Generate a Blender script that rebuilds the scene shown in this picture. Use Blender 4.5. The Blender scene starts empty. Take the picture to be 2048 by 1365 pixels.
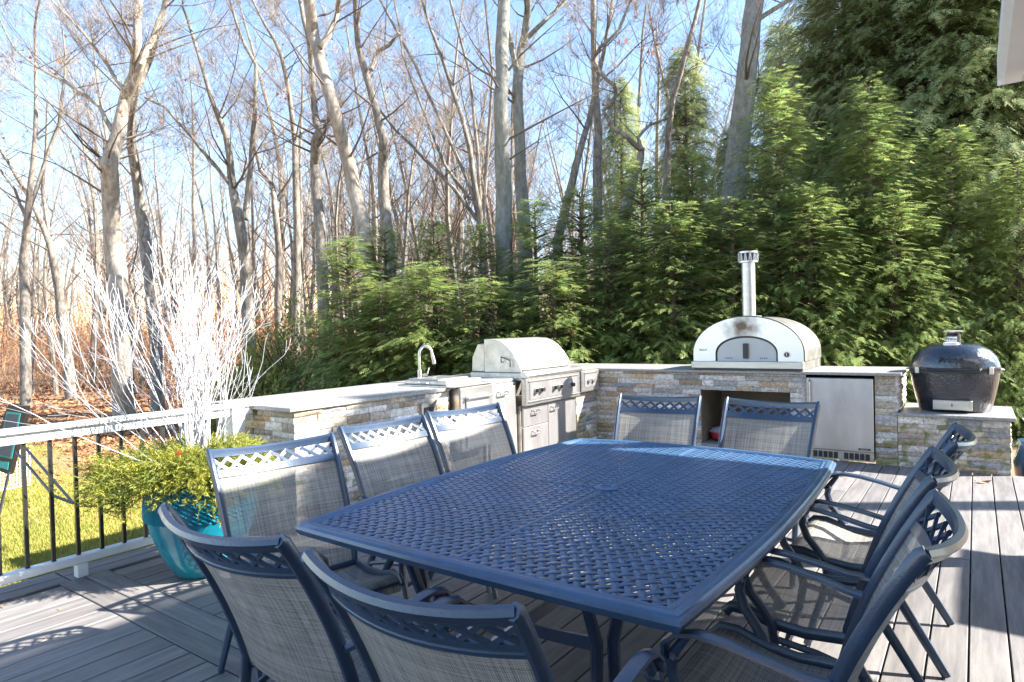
import bpy, bmesh, math, random
import numpy as np
from mathutils import Vector, Matrix
R = math.radians
rnd = random.Random(7)
rng = np.random.default_rng(7)
scn = bpy.context.scene
COL = scn.collection

# ---------------- camera, world, sun, exposure ----------------
FPX, PITCH, ROLL, YAW, CAMH = 1295.33, 0.0168931, -0.0247982, 0.6218636, 1.45
CF = Vector((-math.sin(YAW)*math.cos(PITCH), math.cos(YAW)*math.cos(PITCH), -math.sin(PITCH)))
R0 = Vector((math.cos(YAW), math.sin(YAW), 0)); U0 = R0.cross(CF)
CR = math.cos(ROLL)*R0 + math.sin(ROLL)*U0
CU = -math.sin(ROLL)*R0 + math.cos(ROLL)*U0
CO = Vector((0, 0, CAMH))
cd = bpy.data.cameras.new('camera'); cam = bpy.data.objects.new('camera', cd); COL.objects.link(cam)
cd.sensor_width = 36; cd.lens = 36*FPX/2048; cd.clip_start = 0.05; cd.clip_end = 1500
M = Matrix.Identity(4)
for i in range(3):
    M[i][0], M[i][1], M[i][2], M[i][3] = CR[i], CU[i], -CF[i], CO[i]
cam.matrix_world = M
scn.camera = cam
SUN_EL, SUN_AZ = 35.3, 58.0          # azimuth from +Y towards +X
w = bpy.data.worlds.new('World'); scn.world = w; w.use_nodes = True
nt = w.node_tree; bg = nt.nodes['Background']
sky = nt.nodes.new('ShaderNodeTexSky'); sky.sky_type = 'NISHITA'; sky.sun_disc = False
sky.sun_elevation = R(SUN_EL); sky.sun_rotation = R(SUN_AZ)
sky.air_density = 1.0; sky.dust_density = 0.25; sky.ozone_density = 2.2
nt.links.new(sky.outputs[0], bg.inputs[0]); bg.inputs[1].default_value = 0.095
sd = bpy.data.lights.new('sun', 'SUN'); sun = bpy.data.objects.new('sun', sd); COL.objects.link(sun)
sd.energy = 5.0; sd.angle = R(0.55); sd.color = (1.0, 0.95, 0.87)
sdir = Vector((math.sin(R(SUN_AZ))*math.cos(R(SUN_EL)), math.cos(R(SUN_AZ))*math.cos(R(SUN_EL)), math.sin(R(SUN_EL))))
sun.rotation_euler = sdir.to_track_quat('Z', 'Y').to_euler(); sun.location = (12, 8, 12)
scn.view_settings.view_transform = 'Standard'; scn.view_settings.look = 'None'
scn.view_settings.gamma = 1.0; scn.view_settings.exposure = 2.25
scn.cycles.max_bounces = 6; scn.cycles.transparent_max_bounces = 12
scn.cycles.diffuse_bounces = 3; scn.cycles.glossy_bounces = 3

def at(px, py, d):
    """world point seen at photo pixel px,py at depth d metres"""
    return CO + (CF + CR*((px-1024)/FPX) - CU*((py-682.5)/FPX))*d

# ---------------- materials ----------------
def mat(name, col, rough=0.7, metal=0.0, var=0.0, scale=8.0, col2=None, bump=0.0, bscale=60.0, rnd_obj=0.0,
        spec=0.5, stretch=None, transl=0.0, coat=0.0, alpha=1.0):
    m = bpy.data.materials.new(name); m.use_nodes = True
    n = m.node_tree.nodes; l = m.node_tree.links; b = n['Principled BSDF']
    b.inputs['Roughness'].default_value = rough; b.inputs['Metallic'].default_value = metal
    b.inputs['Specular IOR Level'].default_value = spec
    if coat: b.inputs['Coat Weight'].default_value = coat; b.inputs['Coat Roughness'].default_value = 0.1
    tc = n.new('ShaderNodeTexCoord'); src = tc.outputs['Object']
    if stretch:
        mp = n.new('ShaderNodeMapping'); mp.inputs['Scale'].default_value = stretch; l.new(src, mp.inputs[0]); src = mp.outputs[0]
    if rnd_obj or var or col2:
        oi = n.new('ShaderNodeObjectInfo')
        ad = n.new('ShaderNodeVectorMath'); ad.operation = 'ADD'
        mu = n.new('ShaderNodeMath'); mu.operation = 'MULTIPLY'; mu.inputs[1].default_value = 37.0
        l.new(oi.outputs['Random'], mu.inputs[0]); l.new(src, ad.inputs[0]); l.new(mu.outputs[0], ad.inputs[1]); src = ad.outputs[0]
    last = None
    c1 = (*col, 1); c2 = (*(col2 or [c*(1-var) for c in col]), 1)
    if var or col2:
        nz = n.new('ShaderNodeTexNoise'); nz.inputs['Scale'].default_value = scale; nz.inputs['Detail'].default_value = 6
        nz.inputs['Roughness'].default_value = 0.65
        l.new(src, nz.inputs['Vector'])
        rp = n.new('ShaderNodeValToRGB'); rp.color_ramp.elements[0].position = 0.36; rp.color_ramp.elements[1].position = 0.64
        rp.color_ramp.elements[0].color = c2; rp.color_ramp.elements[1].color = c1
        l.new(nz.outputs['Fac'], rp.inputs[0]); last = rp.outputs[0]
    if rnd_obj:
        hs = n.new('ShaderNodeHueSaturation')
        mr = n.new('ShaderNodeMapRange'); mr.inputs[3].default_value = 1-rnd_obj; mr.inputs[4].default_value = 1+rnd_obj
        l.new(oi.outputs['Random'], mr.inputs[0]); l.new(mr.outputs[0], hs.inputs['Value'])
        if last: l.new(last, hs.inputs['Color'])
        else: hs.inputs['Color'].default_value = c1
        last = hs.outputs[0]
    if last: l.new(last, b.inputs['Base Color'])
    else: b.inputs['Base Color'].default_value = c1
    if bump:
        nb = n.new('ShaderNodeTexNoise'); nb.inputs['Scale'].default_value = bscale; nb.inputs['Detail'].default_value = 5
        l.new(src, nb.inputs['Vector'])
        bp = n.new('ShaderNodeBump'); bp.inputs['Strength'].default_value = bump; bp.inputs['Distance'].default_value = 0.01
        l.new(nb.outputs['Fac'], bp.inputs['Height']); l.new(bp.outputs[0], b.inputs['Normal'])
    out = n['Material Output']; sh = b.outputs[0]
    if transl:
        t = n.new('ShaderNodeBsdfTranslucent'); mx = n.new('ShaderNodeMixShader'); mx.inputs[0].default_value = transl
        if last: l.new(last, t.inputs[0])
        else: t.inputs[0].default_value = c1
        l.new(sh, mx.inputs[1]); l.new(t.outputs[0], mx.inputs[2]); sh = mx.outputs[0]
    if alpha < 1:
        t = n.new('ShaderNodeBsdfTransparent'); mx = n.new('ShaderNodeMixShader'); mx.inputs[0].default_value = 1-alpha
        l.new(sh, mx.inputs[1]); l.new(t.outputs[0], mx.inputs[2]); sh = mx.outputs[0]
    if sh is not b.outputs[0]: l.new(sh, out.inputs[0])
    return m

MAT = {}
MAT['metal'] = mat('cast_aluminium_navy', (0.026, 0.050, 0.098), 0.33, 0.0, var=0.25, scale=14, bump=0.12, bscale=180, spec=0.7, coat=0.25)
MAT['tabletop'] = mat('cast_tabletop', (0.05, 0.115, 0.225), 0.36, 0.0, var=0.3, scale=5, bump=0.1, bscale=160, spec=0.7, coat=0.15)
MAT['deck'] = mat('composite_deck', (0.205, 0.19, 0.182), 0.62, var=0.0, scale=3.2, col2=(0.12, 0.112, 0.112), bump=0.25, bscale=90, rnd_obj=0.16, stretch=(9, 0.7, 9))
MAT['steel'] = mat('brushed_steel', (0.62, 0.60, 0.57), 0.34, 0.9, var=0.22, scale=2.5, bump=0.05, bscale=200, stretch=(1, 1, 8))
MAT['steel2'] = mat('weathered_steel', (0.60, 0.57, 0.52), 0.42, 0.75, scale=7, col2=(0.42, 0.39, 0.34), bump=0.06, bscale=90)
MAT['steeldoor'] = mat('steel_door', (0.55, 0.53, 0.52), 0.38, 0.8, scale=4, col2=(0.42, 0.40, 0.39), stretch=(1, 1, .35))
MAT['darksteel'] = mat('dark_steel', (0.05, 0.05, 0.052), 0.4, 0.5)
MAT['soot'] = mat('soot_steel', (0.75, 0.76, 0.80), 0.3, 0.85, var=0.06, scale=5)
MAT['doorpale'] = mat('pale_brushed_door', (0.42, 0.43, 0.43), 0.45, 0.4, var=0.08)
MAT['ovenside'] = mat('oven_side', (0.26, 0.25, 0.23), 0.5, 0.7, scale=7, col2=(0.15, 0.145, 0.13), bump=0.1)
MAT['black'] = mat('black_paint', (0.012, 0.012, 0.013), 0.4, spec=0.6)
MAT['mortar'] = mat('mortar', (0.09, 0.08, 0.07), 0.9)
MAT['granite'] = mat('granite_slab', (0.36, 0.35, 0.335), 0.42, scale=70, col2=(0.17, 0.165, 0.16), bump=0.06, bscale=120)
MAT['granite_edge'] = MAT['granite']
MAT['white'] = mat('white_paint', (0.78, 0.78, 0.77), 0.5, var=0.12, scale=9)
MAT['gutter'] = mat('white_aluminium', (0.72, 0.72, 0.72), 0.35, var=0.06)
MAT['shingle'] = mat('roof_shingle', (0.12, 0.11, 0.10), 0.9, var=0.3)
MAT['twig'] = mat('white_twig', (0.50, 0.50, 0.52), 0.7)
MAT['red'] = mat('red_berry', (0.5, 0.02, 0.02), 0.4)
MAT['needle'] = mat('juniper_needles', (0.36, 0.35, 0.05), 0.5, scale=9, col2=(0.15, 0.19, 0.03), transl=0.35)
MAT['hemlock'] = mat('hemlock_foliage', (0.42, 0.46, 0.14), 0.38, scale=7, col2=(0.16, 0.27, 0.10), transl=0.48, spec=0.6)
MAT['arbor'] = mat('arborvitae_foliage', (0.58, 0.57, 0.30), 0.33, scale=9, col2=(0.17, 0.29, 0.10), transl=0.5, spec=0.7)
MAT['conifer_inner'] = mat('conifer_inner_needles', (0.03, 0.055, 0.018), 0.7, var=0.4, scale=3)
MAT['barkev'] = mat('evergreen_bark', (0.12, 0.085, 0.06), 0.9, var=0.3)
MAT['bark'] = mat('grey_bark', (0.31, 0.275, 0.225), 0.85, scale=16, col2=(0.11, 0.09, 0.075), bump=1.0, bscale=34, stretch=(1, 1, .28))
MAT['bark_big'] = mat('lichen_bark', (0.27, 0.26, 0.215), 0.85, scale=13, col2=(0.14, 0.14, 0.125), bump=1.0, bscale=26, stretch=(1, 1, .35))
MAT['bark_pale'] = mat('pale_bark', (0.40, 0.34, 0.27), 0.8, scale=13, col2=(0.19, 0.155, 0.12), bump=.8, bscale=34, stretch=(1, 1, .28))
MAT['branch'] = mat('branch_bark', (0.17, 0.125, 0.095), 0.85, var=0.35, scale=2)
MAT['twigbark'] = mat('twig_bark', (0.36, 0.30, 0.235), 0.8, var=0.35, scale=2)
MAT['brush'] = mat('dry_brush', (0.42, 0.28, 0.17), 0.9, scale=1.2, col2=(0.30, 0.15, 0.08))
MAT['leafred'] = mat('red_leaf', (0.50, 0.13, 0.035), 0.7, scale=2, col2=(0.36, 0.19, 0.08), transl=0.3)
MAT['litter'] = mat('leaf_litter', (0.50, 0.25, 0.11), 0.8, scale=2.2, col2=(0.28, 0.12, 0.05))
MAT['rhodo'] = mat('broad_leaf', (0.34, 0.34, 0.08), 0.45, scale=4, col2=(0.14, 0.19, 0.05), transl=0.35)
MAT['soil'] = mat('forest_floor', (0.30, 0.18, 0.10), 0.95, scale=1.5, col2=(0.20, 0.12, 0.07), bump=0.5, bscale=10)
MAT['lawn'] = mat('winter_lawn', (0.30, 0.26, 0.06), 0.9, scale=1.3, col2=(0.20, 0.20, 0.04), bump=0.5, bscale=40)
MAT['grass'] = mat('grass_blade', (0.40, 0.36, 0.085), 0.7, scale=0.8, col2=(0.26, 0.27, 0.05), transl=0.3)
MAT['teal'] = mat('teal_trim', (0.03, 0.26, 0.26), 0.4)
MAT['panel'] = mat('grey_panel', (0.07, 0.08, 0.10), 0.6)
MAT['kamado'] = mat('kamado_glaze', (0.010, 0.014, 0.024), 0.16, spec=0.8, coat=0.6, bump=0.8, bscale=38)
MAT['bagred'] = mat('red_print', (0.45, 0.02, 0.03), 0.4)
MAT['bag'] = mat('grey_plastic_bag', (0.30, 0.31, 0.34), 0.35, var=0.3, scale=10, bump=0.4, bscale=14)
MAT['bluepot'] = mat('blue_glaze', (0.03, 0.09, 0.20), 0.2, coat=0.5)
MAT['stackpot'] = mat('dark_grey_plastic', (0.055, 0.055, 0.055), 0.5)
MAT['orange'] = mat('orange_plastic', (0.6, 0.14, 0.03), 0.4)
MAT['wire'] = mat('pale_wire', (0.6, 0.5, 0.42), 0.4, 0.5)
MAT['house'] = mat('pale_siding', (0.7, 0.7, 0.68), 0.7)
MAT['ledge'] = mat('niche_render', (0.22, 0.18, 0.13), 0.9, var=0.3, scale=5)

def m_sling():
    m = mat('woven_sling', (0.30, 0.275, 0.23), 0.7, alpha=1.0); n = m.node_tree.nodes; l = m.node_tree.links; b = n['Principled BSDF']
    uv = n.new('ShaderNodeUVMap')
    def wave(scale, vec, axis):
        wv = n.new('ShaderNodeTexWave'); wv.bands_direction = axis; wv.inputs['Scale'].default_value = scale
        wv.inputs['Distortion'].default_value = 0.6; wv.inputs['Detail'].default_value = 1; wv.inputs['Detail Scale'].default_value = 3
        l.new(vec, wv.inputs[0]); return wv.outputs['Fac']
    a = wave(62, uv.outputs[0], 'X'); c = wave(62, uv.outputs[0], 'Y')
    mu = n.new('ShaderNodeMath'); mu.operation = 'MULTIPLY'; l.new(a, mu.inputs[0]); l.new(c, mu.inputs[1])
    # irregular streaks of thicker yarn
    def streak(sx, sy):
        mp = n.new('ShaderNodeMapping'); mp.inputs['Scale'].default_value = (sx, sy, 1); l.new(uv.outputs[0], mp.inputs[0])
        nz = n.new('ShaderNodeTexNoise'); nz.inputs['Scale'].default_value = 1; nz.inputs['Detail'].default_value = 4; l.new(mp.outputs[0], nz.inputs[0]); return nz.outputs['Fac']
    s1 = streak(120, 2.5); s2 = streak(2.5, 120)
    ad = n.new('ShaderNodeMath'); ad.operation = 'ADD'; l.new(s1, ad.inputs[0]); l.new(s2, ad.inputs[1])
    mx = n.new('ShaderNodeMath'); mx.operation = 'MULTIPLY_ADD'; l.new(mu.outputs[0], mx.inputs[0]); mx.inputs[1].default_value = 0.45
    l.new(ad.outputs[0], mx.inputs[2])
    rp = n.new('ShaderNodeValToRGB'); e = rp.color_ramp.elements
    e[0].position = 0.75; e[0].color = (0.11, 0.112, 0.115, 1); e[1].position = 1.4; e[1].color = (0.44, 0.41, 0.36, 1)
    md = n.new('ShaderNodeMath'); md.operation = 'MULTIPLY'; md.inputs[1].default_value = 0.72; l.new(mx.outputs[0], md.inputs[0])
    e[0].position = 0.55; e[1].position = 0.98
    l.new(md.outputs[0], rp.inputs[0]); l.new(rp.outputs[0], b.inputs['Base Color'])
    tr = n.new('ShaderNodeBsdfTransparent'); tl = n.new('ShaderNodeBsdfTranslucent'); l.new(rp.outputs[0], tl.inputs[0])
    m1 = n.new('ShaderNodeMixShader'); m1.inputs[0].default_value = 0.3; l.new(b.outputs[0], m1.inputs[1]); l.new(tl.outputs[0], m1.inputs[2])
    lt = n.new('ShaderNodeMath'); lt.operation = 'LESS_THAN'; lt.inputs[1].default_value = 0.08; l.new(mu.outputs[0], lt.inputs[0])
    sc = n.new('ShaderNodeMath'); sc.operation = 'MULTIPLY_ADD'; sc.inputs[1].default_value = 0.16; sc.inputs[2].default_value = 0.07; l.new(lt.outputs[0], sc.inputs[0])
    m2 = n.new('ShaderNodeMixShader'); l.new(sc.outputs[0], m2.inputs[0]); l.new(m1.outputs[0], m2.inputs[1]); l.new(tr.outputs[0], m2.inputs[2])
    l.new(m2.outputs[0], n['Material Output'].inputs[0])
    return m
MAT['sling'] = m_sling()

def m_stone():
    m = bpy.data.materials.new('ledger_stone'); m.use_nodes = True; n = m.node_tree.nodes; l = m.node_tree.links; b = n['Principled BSDF']
    b.inputs['Roughness'].default_value = 0.85
    oi = n.new('ShaderNodeObjectInfo'); tc = n.new('ShaderNodeTexCoord')
    rp = n.new('ShaderNodeValToRGB'); cs = [(0, (.42, .32, .20)), (.16, (.22, .165, .11)), (.34, (.46, .43, .39)), (.5, (.27, .22, .17)), (.66, (.58, .55, .51)), (.8, (.19, .19, .195)), (1, (.42, .36, .26))]
    while len(rp.color_ramp.elements) < len(cs): rp.color_ramp.elements.new(0.5)
    for e, (p, c) in zip(rp.color_ramp.elements, cs): e.position = p; e.color = (*c, 1)
    l.new(oi.outputs['Random'], rp.inputs[0])
    geo = n.new('ShaderNodeNewGeometry')
    nz = n.new('ShaderNodeTexNoise'); nz.inputs['Scale'].default_value = 38; nz.inputs['Detail'].default_value = 8; nz.inputs['Roughness'].default_value = 0.75
    l.new(geo.outputs['Position'], nz.inputs[0])
    mr = n.new('ShaderNodeMapRange'); mr.inputs[1].default_value = 0.3; mr.inputs[2].default_value = 0.7; mr.inputs[3].default_value = 0.5; mr.inputs[4].default_value = 2.1
    l.new(nz.outputs['Fac'], mr.inputs[0])
    mx = n.new('ShaderNodeMix'); mx.data_type = 'RGBA'; mx.blend_type = 'MULTIPLY'; mx.inputs[0].default_value = 1
    l.new(rp.outputs[0], mx.inputs[6]); l.new(mr.outputs[0], mx.inputs[7])
    # moss patches low on the wall
    n2 = n.new('ShaderNodeTexNoise'); n2.inputs['Scale'].default_value = 11; n2.inputs['Detail'].default_value = 6; l.new(geo.outputs['Position'], n2.inputs[0])
    n3 = n.new('ShaderNodeTexNoise'); n3.inputs['Scale'].default_value = 1.3; n3.inputs['Detail'].default_value = 2; l.new(geo.outputs['Position'], n3.inputs[0])
    sx_ = n.new('ShaderNodeSeparateXYZ'); l.new(geo.outputs['Position'], sx_.inputs[0])
    zf = n.new('ShaderNodeMapRange'); zf.inputs[1].default_value = 0.05; zf.inputs[2].default_value = 0.75; zf.inputs[3].default_value = 1.15; zf.inputs[4].default_value = 0.72; l.new(sx_.outputs[2], zf.inputs[0])
    pz = n.new('ShaderNodeMath'); pz.operation = 'MULTIPLY'; l.new(n2.outputs['Fac'], pz.inputs[0]); l.new(zf.outputs[0], pz.inputs[1])
    pr = n.new('ShaderNodeMath'); pr.operation = 'MULTIPLY'; l.new(pz.outputs[0], pr.inputs[0]); l.new(n3.outputs['Fac'], pr.inputs[1])
    mm = n.new('ShaderNodeMapRange'); mm.inputs[1].default_value = 0.33; mm.inputs[2].default_value = 0.40; mm.inputs[4].default_value = 0.75; l.new(pr.outputs[0], mm.inputs[0])
    m2 = n.new('ShaderNodeMix'); m2.data_type = 'RGBA'; l.new(mm.outputs[0], m2.inputs[0]); l.new(mx.outputs[2], m2.inputs[6]); m2.inputs[7].default_value = (.17, .18, .035, 1)
    l.new(m2.outputs[2], b.inputs['Base Color'])
    bp = n.new('ShaderNodeBump'); bp.inputs['Strength'].default_value = 0.7; bp.inputs['Distance'].default_value = 0.01
    l.new(nz.outputs['Fac'], bp.inputs['Height']); l.new(bp.outputs[0], b.inputs['Normal'])
    return m
MAT['stone'] = m_stone()

def m_pot():
    m = mat('teal_glaze', (0.006, 0.11, 0.20), 0.16, spec=0.7, coat=0.6, scale=6, col2=(0.012, 0.30, 0.36), stretch=(1, 1, .12)); return m
MAT['pot'] = m_pot()

# ---------------- geometry helpers ----------------
class G:
    def __init__(s): s.V = []; s.F = []; s.UV = None
    def add(s, v, f):
        o = len(s.V); s.V += [tuple(p) for p in v]; s.F += [tuple(i+o for i in q) for q in f]; return s
    def box(s, x0, x1, y0, y1, z0, z1):
        v = [(x, y, z) for z in (z0, z1) for y in (y0, y1) for x in (x0, x1)]
        return s.add(v, [(0, 2, 3, 1), (4, 5, 7, 6), (0, 1, 5, 4), (2, 6, 7, 3), (0, 4, 6, 2), (1, 3, 7, 5)])
    def tube(s, pts, r, n=6, cap=True, flat=None):
        P = [Vector(p) for p in pts]; k = len(P)
        if not hasattr(r, '__len__'): r = [r]*k
        t0 = (P[1]-P[0]).normalized()
        up = Vector((0, 0, 1)) if abs(t0.z) < 0.9 else Vector((1, 0, 0))
        u = (up - t0*up.dot(t0)).normalized()
        v = []; 
        for i in range(k):
            t = (P[min(i+1, k-1)]-P[max(i-1, 0)]).normalized()
            u = (u - t*u.dot(t)); 
            if u.length < 1e-6: u = t.orthogonal()
            u.normalize(); b = t.cross(u)
            for j in range(n):
                a = 2*math.pi*(j+.5)/n
                fu, fb = (1, 1) if not flat else flat
                v.append(P[i] + (u*math.cos(a)*fu + b*math.sin(a)*fb)*r[i])
        f = [(i*n+j, i*n+(j+1) % n, (i+1)*n+(j+1) % n, (i+1)*n+j) for i in range(k-1) for j in range(n)]
        if cap: f += [tuple(range(n))[::-1], tuple(range((k-1)*n, k*n))]
        return s.add(v, f)
    def sweep(s, pts, prof, up=(0, 0, 1), closed=False, updirs=None):
        """prof: list of (side, upw) points; constant up reference"""
        P = [Vector(p) for p in pts]; k = len(P); n = len(prof); v = []
        for i in range(k):
            if closed: a = P[i]-P[i-1]; c = P[(i+1) % k]-P[i]
            else: a = P[i]-P[max(i-1, 0)]; c = P[min(i+1, k-1)]-P[i]
            if a.length < 1e-9: a = c
            if c.length < 1e-9: c = a
            a = a.normalized(); c = c.normalized(); t = (a+c).normalized()
            U = Vector(updirs[i]) if updirs else Vector(up)
            sd_ = t.cross(U).normalized(); U2 = sd_.cross(t)
            mit = 1/max(0.4, math.sqrt(max(0.0, (1+a.dot(c))/2)))
            v += [P[i] + sd_*(q[0]*mit) + U2*q[1] for q in prof]
        K = k if closed else k-1
        f = [(i*n+j, i*n+(j+1) % n, ((i+1) % k)*n+(j+1) % n, ((i+1) % k)*n+j) for i in range(K) for j in range(n)]
        if not closed: f += [tuple(range(n))[::-1], tuple(range((k-1)*n, k*n))]
        return s.add(v, f)
    def lathe(s, prof, n=24, c=(0, 0), sx=1, sy=1):
        v = [(c[0]+r*sx*math.cos(2*math.pi*j/n), c[1]+r*sy*math.sin(2*math.pi*j/n), z) for r, z in prof for j in range(n)]
        k = len(prof)
        f = [(i*n+j, i*n+(j+1) % n, (i+1)*n+(j+1) % n, (i+1)*n+j) for i in range(k-1) for j in range(n)]
        f += [tuple(range(n))[::-1], tuple(range((k-1)*n, k*n))]
        return s.add(v, f)
    def prism(s, poly, axis, a0, a1):
        """poly 2-D points extruded along axis ('x','y','z')"""
        def P(p, a): return {'x': (a, p[0], p[1]), 'y': (p[0], a, p[1]), 'z': (p[0], p[1], a)}[axis]
        n = len(poly); v = [P(p, a0) for p in poly]+[P(p, a1) for p in poly]
        f = [(j, (j+1) % n, n+(j+1) % n, n+j) for j in range(n)]+[tuple(range(n))[::-1], tuple(range(n, 2*n))]
        return s.add(v, f)
    def mesh(s, name, m, smooth=False, bevel=0, fix=True):
        me = bpy.data.meshes.new(name); me.from_pydata(s.V, [], s.F)
        if fix or bevel:
            bm = bmesh.new(); bm.from_mesh(me)
            if bevel:
                ed = [e for e in bm.edges if len(e.link_faces) == 2 and e.calc_face_angle(0) > 0.6]
                bmesh.ops.bevel(bm, geom=ed, offset=bevel, segments=1, affect='EDGES', clamp_overlap=True)
            bmesh.ops.recalc_face_normals(bm, faces=bm.faces)
            bm.to_mesh(me); bm.free()
        if isinstance(m, str): m = MAT[m]
        me.materials.append(m)
        if smooth:
            me.polygons.foreach_set('use_smooth', [True]*len(me.polygons))
            try: me.set_sharp_from_angle(angle=R(40))
            except Exception: pass
        me.update(); return me
    def obj(s, name, m, parent=None, smooth=False, bevel=0, fix=True):
        return place(name, s.mesh(name, m, smooth, bevel, fix), parent)

def place(name, me, parent=None, loc=(0, 0, 0), rot=(0, 0, 0), scale=(1, 1, 1)):
    o = bpy.data.objects.new(name, me); COL.objects.link(o)
    if parent: o.parent = parent
    o.location = loc; o.rotation_euler = rot; o.scale = scale
    return o
def empty(name, loc=(0, 0, 0), rz=0.0):
    o = bpy.data.objects.new(name, None); COL.objects.link(o); o.location = loc; o.rotation_euler = (0, 0, rz); o.empty_display_size = .1
    return o
def tag(o, label=None, cat=None, group=None, kind=None):
    if label: o['label'] = label
    if cat: o['category'] = cat
    if group: o['group'] = group
    if kind: o['kind'] = kind
    return o
def copy_tree(o, parent=None):
    c = o.copy(); COL.objects.link(c); c.parent = parent
    for ch in o.children: copy_tree(ch, c)
    return c
def np_mesh(name, V, tri, m, smooth=False):
    me = bpy.data.meshes.new(name); V = np.asarray(V, dtype=np.float32).reshape(-1, 3); tri = np.asarray(tri, dtype=np.int32)
    k = tri.shape[1]
    me.vertices.add(len(V)); me.vertices.foreach_set('co', V.ravel())
    me.loops.add(tri.size); me.loops.foreach_set('vertex_index', tri.ravel())
    me.polygons.add(len(tri)); me.polygons.foreach_set('loop_start', np.arange(0, tri.size, k, dtype=np.int32))
    me.polygons.foreach_set('loop_total', np.full(len(tri), k, dtype=np.int32))
    me.update(calc_edges=True); me.materials.append(MAT[m] if isinstance(m, str) else m)
    if smooth: me.polygons.foreach_set('use_smooth', [True]*len(me.polygons))
    return me
def text_obj(body, size, name, m, parent, mat4, extrude=0.0015, shear=0.0, bold=0.0):
    cu = bpy.data.curves.new('t', 'FONT'); cu.body = body; cu.size = size; cu.extrude = extrude; cu.align_x = 'CENTER'; cu.align_y = 'CENTER'; cu.shear = shear
    cu.offset = bold; cu.resolution_u = 2
    t = bpy.data.objects.new('t', cu); COL.objects.link(t)
    dg = bpy.context.evaluated_depsgraph_get(); me = bpy.data.meshes.new_from_object(t.evaluated_get(dg))
    bpy.data.objects.remove(t); me.materials.clear(); me.materials.append(MAT[m]); me.name = name
    me.transform(mat4)
    return place(name, me, parent)
FACE_Y = lambda x, y, z: Matrix.Translation((x, y, z)) @ Matrix.Rotation(R(90), 4, 'X')      # reads from -Y
# ---------------- ground ----------------
GZ = -0.4
g = G()
N = 60; xs = np.linspace(-1, 1, N+1)
def warp(t): return 260*np.sign(t)*np.abs(t)**2.2
XX = warp(xs); rr = np.random.default_rng(3)
V = []
for j in range(N+1):
    for i in range(N+1):
        x, y = XX[i], XX[j]+5
        d = math.hypot(x, y)
        z = GZ + (0.0 if d < 9 else min(1.2, (d-9)*0.004)) + (0.05*math.sin(x*.7)*math.cos(y*.6) if d > 10 else 0)
        V.append((x, y, z))
F = [(j*(N+1)+i, j*(N+1)+i+1, (j+1)*(N+1)+i+1, (j+1)*(N+1)+i) for j in range(N) for i in range(N)]
me = np_mesh('ground', V, F, 'soil', True)
tag(place('ground', me), kind='structure')
# lawn sheet: between deck and the leaf bank
LAWN = [(-4.6, -6), (-4.6, 2.2), (-6.2, 3.0), (-7.7, 3.45), (-9.4, 3.6), (-11.2, 4.1), (-12.8, 4.4), (-14, 4.3), (-18, 3.9), (-26, 2), (-26, -8)]
g = G(); n = len(LAWN); g.add([(x, y, GZ+.015) for x, y in LAWN], [tuple(range(n))]); 
lw = g.obj('lawn', 'lawn'); tag(lw, kind='structure')

# ---------------- deck ----------------
deck = tag(empty('deck'), kind='structure')
PITCHB = 0.146
def board_mesh(L, wd=PITCHB-.007):
    g = G(); g.box(-wd/2, wd/2, 0, L, -.03, 0); return g.mesh('deck_board', 'deck', bevel=.003)
bx = [-.187+.0 + PITCHB*(k-.5) for k in range(-29, 30)]
bx = [x for x in bx if -4.46+.07 < x < 4.2]
X_LEFT = -4.46
meshA = board_mesh(4.2); meshB = board_mesh(5.67)
for x in bx:
    if x < -2.2:
        place('deck_board', meshA, deck, (x, -2.675, 0)); place('deck_board', meshB, deck, (x, 1.808, 0))
    else:
        L1 = rnd.choice([3.2, 4.6, 2.1])
        place('deck_board', board_mesh(4.2+L1), deck, (x, -2.675, 0))
        place('deck_board', board_mesh(5.95-L1-.004), deck, (x, 1.529+L1, 0))
mC = board_mesh(2.27, .132)
for y in (1.598, 1.736): place('deck_board', mC, deck, (-2.2, y, 0), (0, 0, R(90)))
mD = board_mesh(5.65, .118); mD2 = board_mesh(4.4, .118)
for x in (-4.53, -4.655):
    place('deck_board', mD, deck, (x, 1.6, 0)); place('deck_board', mD2, deck, (x, -2.81, 0))
g = G(); g.box(-4.70, 4.2, -2.6, 7.6, -.22, -.055)
for y in np.arange(-2.4, 7.4, .41): g.box(-4.69, 4.2, y, y+.04, -.055, -.0305)
g.obj('deck_frame', 'mortar', deck)
g = G(); g.box(-4.73, -4.718, -2.8, 7.2, -.3, -.004); g.obj('fascia_board', 'deck', deck)

# ---------------- stone masonry ----------------
def stone_variants():
    out = []
    for v in range(14):
        g = G(); nx, nz = 5, 3; V = []
        for j in range(nz):
            for i in range(nx):
                e = (i in (0, nx-1)) or (j in (0, nz-1))
                V.append((i/(nx-1)+(0 if i in (0, nx-1) else rnd.uniform(-.06, .06)), -(rnd.uniform(-.1, .15) if e else rnd.uniform(.1, .75)), j/(nz-1)))
        base = len(V); V += [(0, 1, 0), (1, 1, 0), (1, 1, 1), (0, 1, 1)]
        F = [(j*nx+i, j*nx+i+1, (j+1)*nx+i+1, (j+1)*nx+i) for j in range(nz-1) for i in range(nx-1)]
        F += [tuple([base, base+1]+[i for i in range(nx-1, -1, -1)]), tuple([base+3]+[(nz-1)*nx+i for i in range(nx)]+[base+2])]
        F += [(base, 0, nx, 2*nx, base+3), (base+1, base+2, 3*nx-1, 2*nx-1, nx-1)]
        g.add(V, F); out.append(g.mesh('stone', 'stone'))
    return out
STONES = stone_variants()
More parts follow.
